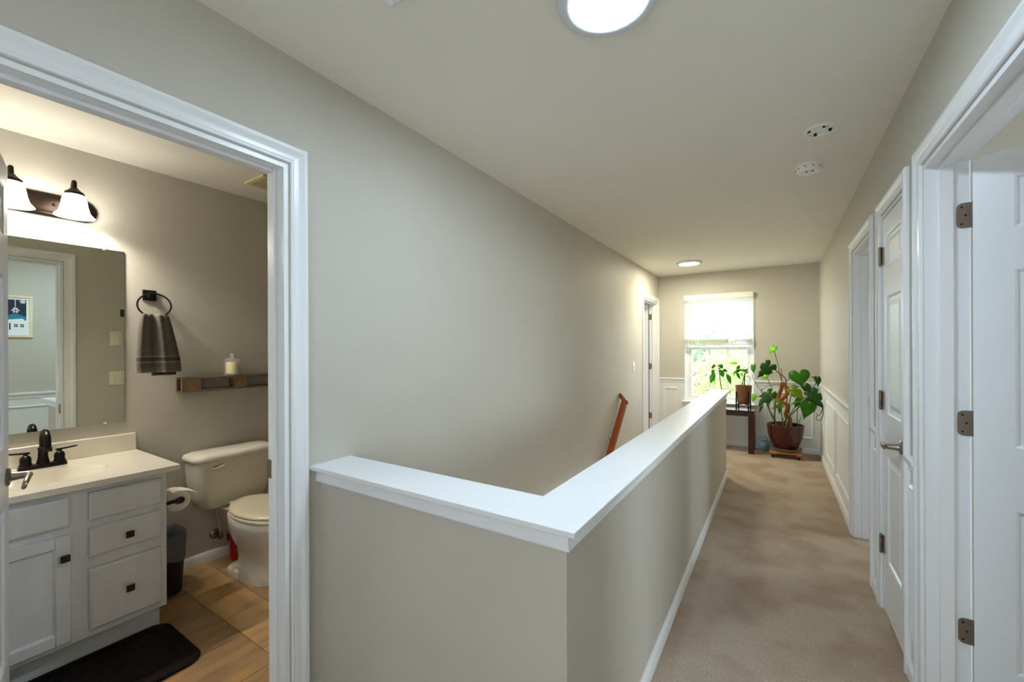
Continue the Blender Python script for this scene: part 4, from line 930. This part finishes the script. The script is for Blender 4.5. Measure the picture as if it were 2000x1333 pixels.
# second small plant, pot mostly behind the half wall
h = at(1410, 775, 6.27); h.z = TZ
pp = thing('slim_pot', 'small dark nursery pot hidden behind the half wall cap', 'plant pot', (h.x, h.y, TZ))
MB().lathe([(.042, TZ), (.044, TZ + .004), (.058, TZ + .10), (.062, TZ + .10), (.062, TZ + .112), (.055, TZ + .112), (.052, TZ + .09)], (h.x, h.y, 0), 28, cap=False).lathe([(.042, TZ + .0005), (.002, TZ + .001)], (h.x, h.y, 0), 28, cap=False).build('body', M_iron, pp, smooth=40)
MB().lathe([(.053, TZ + .092), (.002, TZ + .094)], (h.x, h.y, 0), 24, cap=False).build('soil', M_soil, pp)
p3 = thing('drooping_seedling', 'slender single stem plant with drooping glossy leaves before the window', 'plant', (h.x, h.y, TZ + .094))
def A3(u, v, dy=0): return at(u, v, h.y + dy)
stem2(p3, [h + Vector((0, 0, .093)), A3(1409, 760), A3(1406.5, 742), A3(1405, 726), A3(1404.5, 720)], .006)
stem2(p3, [A3(1405, 727), A3(1399, 724), A3(1394, 729)], .0025); stem2(p3, [A3(1405, 724), A3(1401, 717), A3(1395, 717), A3(1394, 722)], .0025); stem2(p3, [A3(1405, 724), A3(1411, 722), A3(1417, 727), A3(1420, 732)], .0025)
for b, e, wd, m, rl in (((1396, 729), (1386, 748), 12, L_mid, 15), ((1397, 730), (1392, 749), 6, L_bright, 30), ((1394, 722), (1390, 731), 6, L_mid, 0), ((1394, 716), (1391, 720), 6, L_dark, 20), ((1396, 712), (1392, 719), 6, L_mid, -20), ((1407, 723), (1413, 737), 10, L_mid, 0), ((1419, 731), (1429, 750), 9, L_mid, -15), ((1412, 722), (1420, 726), 6, L_dark, 10), ((1405, 718), (1410, 719), 7, L_mid, 0), ((1407, 712), (1411, 720), 8, L_mid, 20), ((1405, 713), (1403, 716), 4, L_dark, 0)):
    put_leaf(p3, 'lance', A3(*b), A3(*e, -.03), wd * PX, m, rl)
# pale blue watering can
wc = Vector((-.135, 6.437, 0))
t = thing('watering_can', 'pale blue round watering can with loop handle on the carpet beside the table', 'watering can', (wc.x, wc.y, 0))
MB().lathe([(.040, .001), (.054, .006), (.071, .033), (.075, .062), (.068, .097), (.050, .122), (.035, .130), (.031, .126), (.048, .117), (.063, .095)], (wc.x, wc.y, 0), 36, cap=False).lathe([(.040, .001), (.002, .0015)], (wc.x, wc.y, 0), 36, cap=False).build('body', M_blue, t, smooth=70)
MB().tube(smoothpath([(wc.x - .060, wc.y, .03), (wc.x - .088, wc.y, .07), (wc.x - .085, wc.y, .125), (wc.x - .045, wc.y, .165), (wc.x + .02, wc.y, .162), (wc.x + .04, wc.y, .125)], 7), .006, 10).build('handle', M_blue, t, smooth=70)
MB().tube(smoothpath([(wc.x + .04, wc.y + .01, .05), (wc.x + .06, wc.y + .02, .08), (wc.x + .068, wc.y + .03, .14)], 5), [.013] * 4 + [.008] * 7, 10).build('spout', M_blue, t, smooth=70)

# ------------------------------------------------------------------ outside the window
GZ = -3.0
struct(B(-60, 40, YFB + .3, 90, GZ - .5, GZ).build('ground', mat('lawn', '#57683c', .9, col2='#68784a', nscale=.6, bump=.5, bscale=20, bdist=.05), smooth=0))
struct(B(-60, 40, 17, 24, GZ, GZ + .03).build('road', mat('pale asphalt', '#74787e', .9, col2='#7e8288', nscale=3), smooth=0))
M_sid = mat('white lap siding', '#eceef0', .6); M_roof = mat('grey shingles', '#44474e', .9, col2='#383b42', nscale=6)
def house(name, label, cx, y0, wdt, dep, zw, zr, wallm):
    hs = thing(name, label, 'house', (cx, y0, GZ))
    x0, x1 = cx - wdt / 2, cx + wdt / 2
    q = [(x0, GZ), (x1, GZ), (x1, zw), (cx, zr), (x0, zw)]
    MB().loft([[(x, y, z) for x, z in q] for y in (y0, y0 + dep)]).build('wall', wallm, hs, smooth=0)
    for sx in (-1, 1):
        xe = cx + sx * (wdt / 2 + .4); ze = zw - .4 * (zr - zw) / (wdt / 2)
        MB().loft([[(cx, y, zr + .02), (xe, y, ze + .02), (xe, y, ze + .18), (cx, y, zr + .18)] for y in (y0 - .4, y0 + dep + .4)]).build('roof', M_roof, hs, smooth=0)
        MB().loft([[(cx, y, zr - .18), (xe, y, ze - .18), (xe, y, ze + .19), (cx, y, zr + .19)] for y in (y0 - .46, y0 - .41)]).build('rake_board', M_sid, hs, smooth=0)
    for i in range(5): 
        pass
    for xx, zz in ((-.28, .9), (.02, .9), (.30, .9), (-.28, 3.7), (.02, 3.7), (.30, 3.7)):
        c = cx + xx * wdt; z = GZ + zz
        wi = B(c - .55, c + .55, y0 - .06, y0 - .005, z, z + 1.4).build('window', M_sid, hs)
        for i in range(2):
            for j in range(2): B(c - .46 + i * .47, c - .02 + i * .47 + .01, y0 - .08, y0 - .061, z + .1 + j * .62, z + .66 + j * .62).build('pane', mat('far window glass', '#3a4656', .1), wi)
    return hs
house('house', 'white gabled house across the street seen through the window', -5.2, 27, 8.0, 9, 1.9, 5.2, M_sid)
house('house', 'pale blue gabled house with grey roof beyond the garden trees', 5.4, 38, 8.5, 9, 2.2, 5.6, mat('pale blue siding', '#b9c6d6', .6))
def tree(name, label, x, y, h, r, m, n, seed, group='garden trees outside the window'):
    random.seed(seed); t = thing(name, label, 'tree', (x, y, GZ), group=group)
    MB().tube([(x, y, GZ), (x + .05, y, GZ + h * .4), (x, y, GZ + h * .75)], [.13, .09, .04], 8).build('trunk', mat('bark', '#5b4a3a', .9), t)
    for k in range(5):
        a = k * 1.26; MB().tube([(x, y, GZ + h * (.35 + .07 * k)), (x + math.cos(a) * r * .6, y + math.sin(a) * r * .6, GZ + h * (.55 + .07 * k))], [.05, .015], 6).build('branch', MATS['bark'], t)
    mb = MB()
    for i in range(n):
        a, b, q = random.uniform(0, 6.283), math.acos(random.uniform(-1, 1)), random.random() ** .4
        p = Vector((x + r * q * math.sin(b) * math.cos(a), y + r * q * math.sin(b) * math.sin(a), GZ + h * .68 + h * .34 * q * math.cos(b)))
        d = Vector((random.uniform(-1, 1), random.uniform(-1, 1), random.uniform(-1, 1))).normalized(); e = d.orthogonal().normalized(); s_ = random.uniform(.07, .14)
        mb.add([p - d * s_, p + e * s_ * .5, p + d * s_, p - e * s_ * .5], [(0, 1, 2, 3)])
    o = mb.build('crown', m, t, smooth=0); o['kind'] = 'stuff'
T1 = leafmat('sunlit tree leaf', '#7d8f58', '#a9ae78', .6); T2 = leafmat('deep tree leaf', '#62765a', '#869278', .6)
tree('garden_tree', 'leafy yellow green tree in the garden just outside the window', -.9, 12.2, 4.4, 1.35, T1, 2600, 1)
tree('garden_tree', 'darker green tree beyond the yellow green one outside the window', -2.3, 16.0, 5.2, 1.45, T2, 2600, 2)
tree('garden_tree', 'tall bright tree across the street beside the gabled house', 1.2, 26, 8.6, 2.0, T1, 5200, 3)
tree('garden_tree', 'low rounded shrub like tree by the parked car outside', -3.6, 13.2, 2.3, .8, T2, 2200, 4)
# parked car
M_car = mat('dark blue car paint', '#20304a', .2, .3, coat=.6); M_cg = mat('car glass', '#8fb0cc', .08)
def car(label, x, y, m):
    c = thing('parked_car', label, 'car', (x, y, GZ), group='cars parked outside')
    def sec(xx, hy, z0, z1, r): return [(xx, y + p[0], p[1]) for p in rrect(0, (z0 + z1) / 2, hy, (z1 - z0) / 2, r, 4)]
    g0 = GZ + .03
    MB().loft([sec(x - 2.2, .75, g0 + .4, g0 + .75, .15), sec(x - 2.05, .86, g0 + .28, g0 + .88, .2), sec(x - .9, .9, g0 + .25, g0 + .98, .2), sec(x + 1.2, .9, g0 + .25, g0 + 1.0, .2), sec(x + 2.0, .86, g0 + .28, g0 + .95, .2), sec(x + 2.15, .75, g0 + .4, g0 + .8, .15)]).build('body', m, c, smooth=50)
    MB().loft([sec(x - 1.2, .70, g0 + .95, g0 + 1.0, .02), sec(x - .45, .66, g0 + .95, g0 + 1.42, .15), sec(x + .9, .66, g0 + .95, g0 + 1.42, .15), sec(x + 1.75, .70, g0 + .93, g0 + 1.0, .02)]).build('cabin', M_cg, c, smooth=50)
    MB().loft([sec(x - .45, .60, g0 + 1.40, g0 + 1.46, .02), sec(x + .9, .60, g0 + 1.40, g0 + 1.46, .02)]).build('roof', m, c)
    for dx in (-1.35, 1.35):
        for dy in (-.82, .82): MB().lathe([(.20, -.1), (.33, -.1), (.34, -.06), (.34, .06), (.33, .1), (.20, .1)], (x + dx, y + dy, g0 + .31), 20, axis='Y').build('wheel', M_iron, c)
car('dark blue car parked on the drive below the far window', -3.3, 11.0, M_car)
car('light grey blue car parked on the street beyond the garden', -5.0, 18.6, mat('pale blue car paint', '#5c7894', .2, .3, coat=.6))
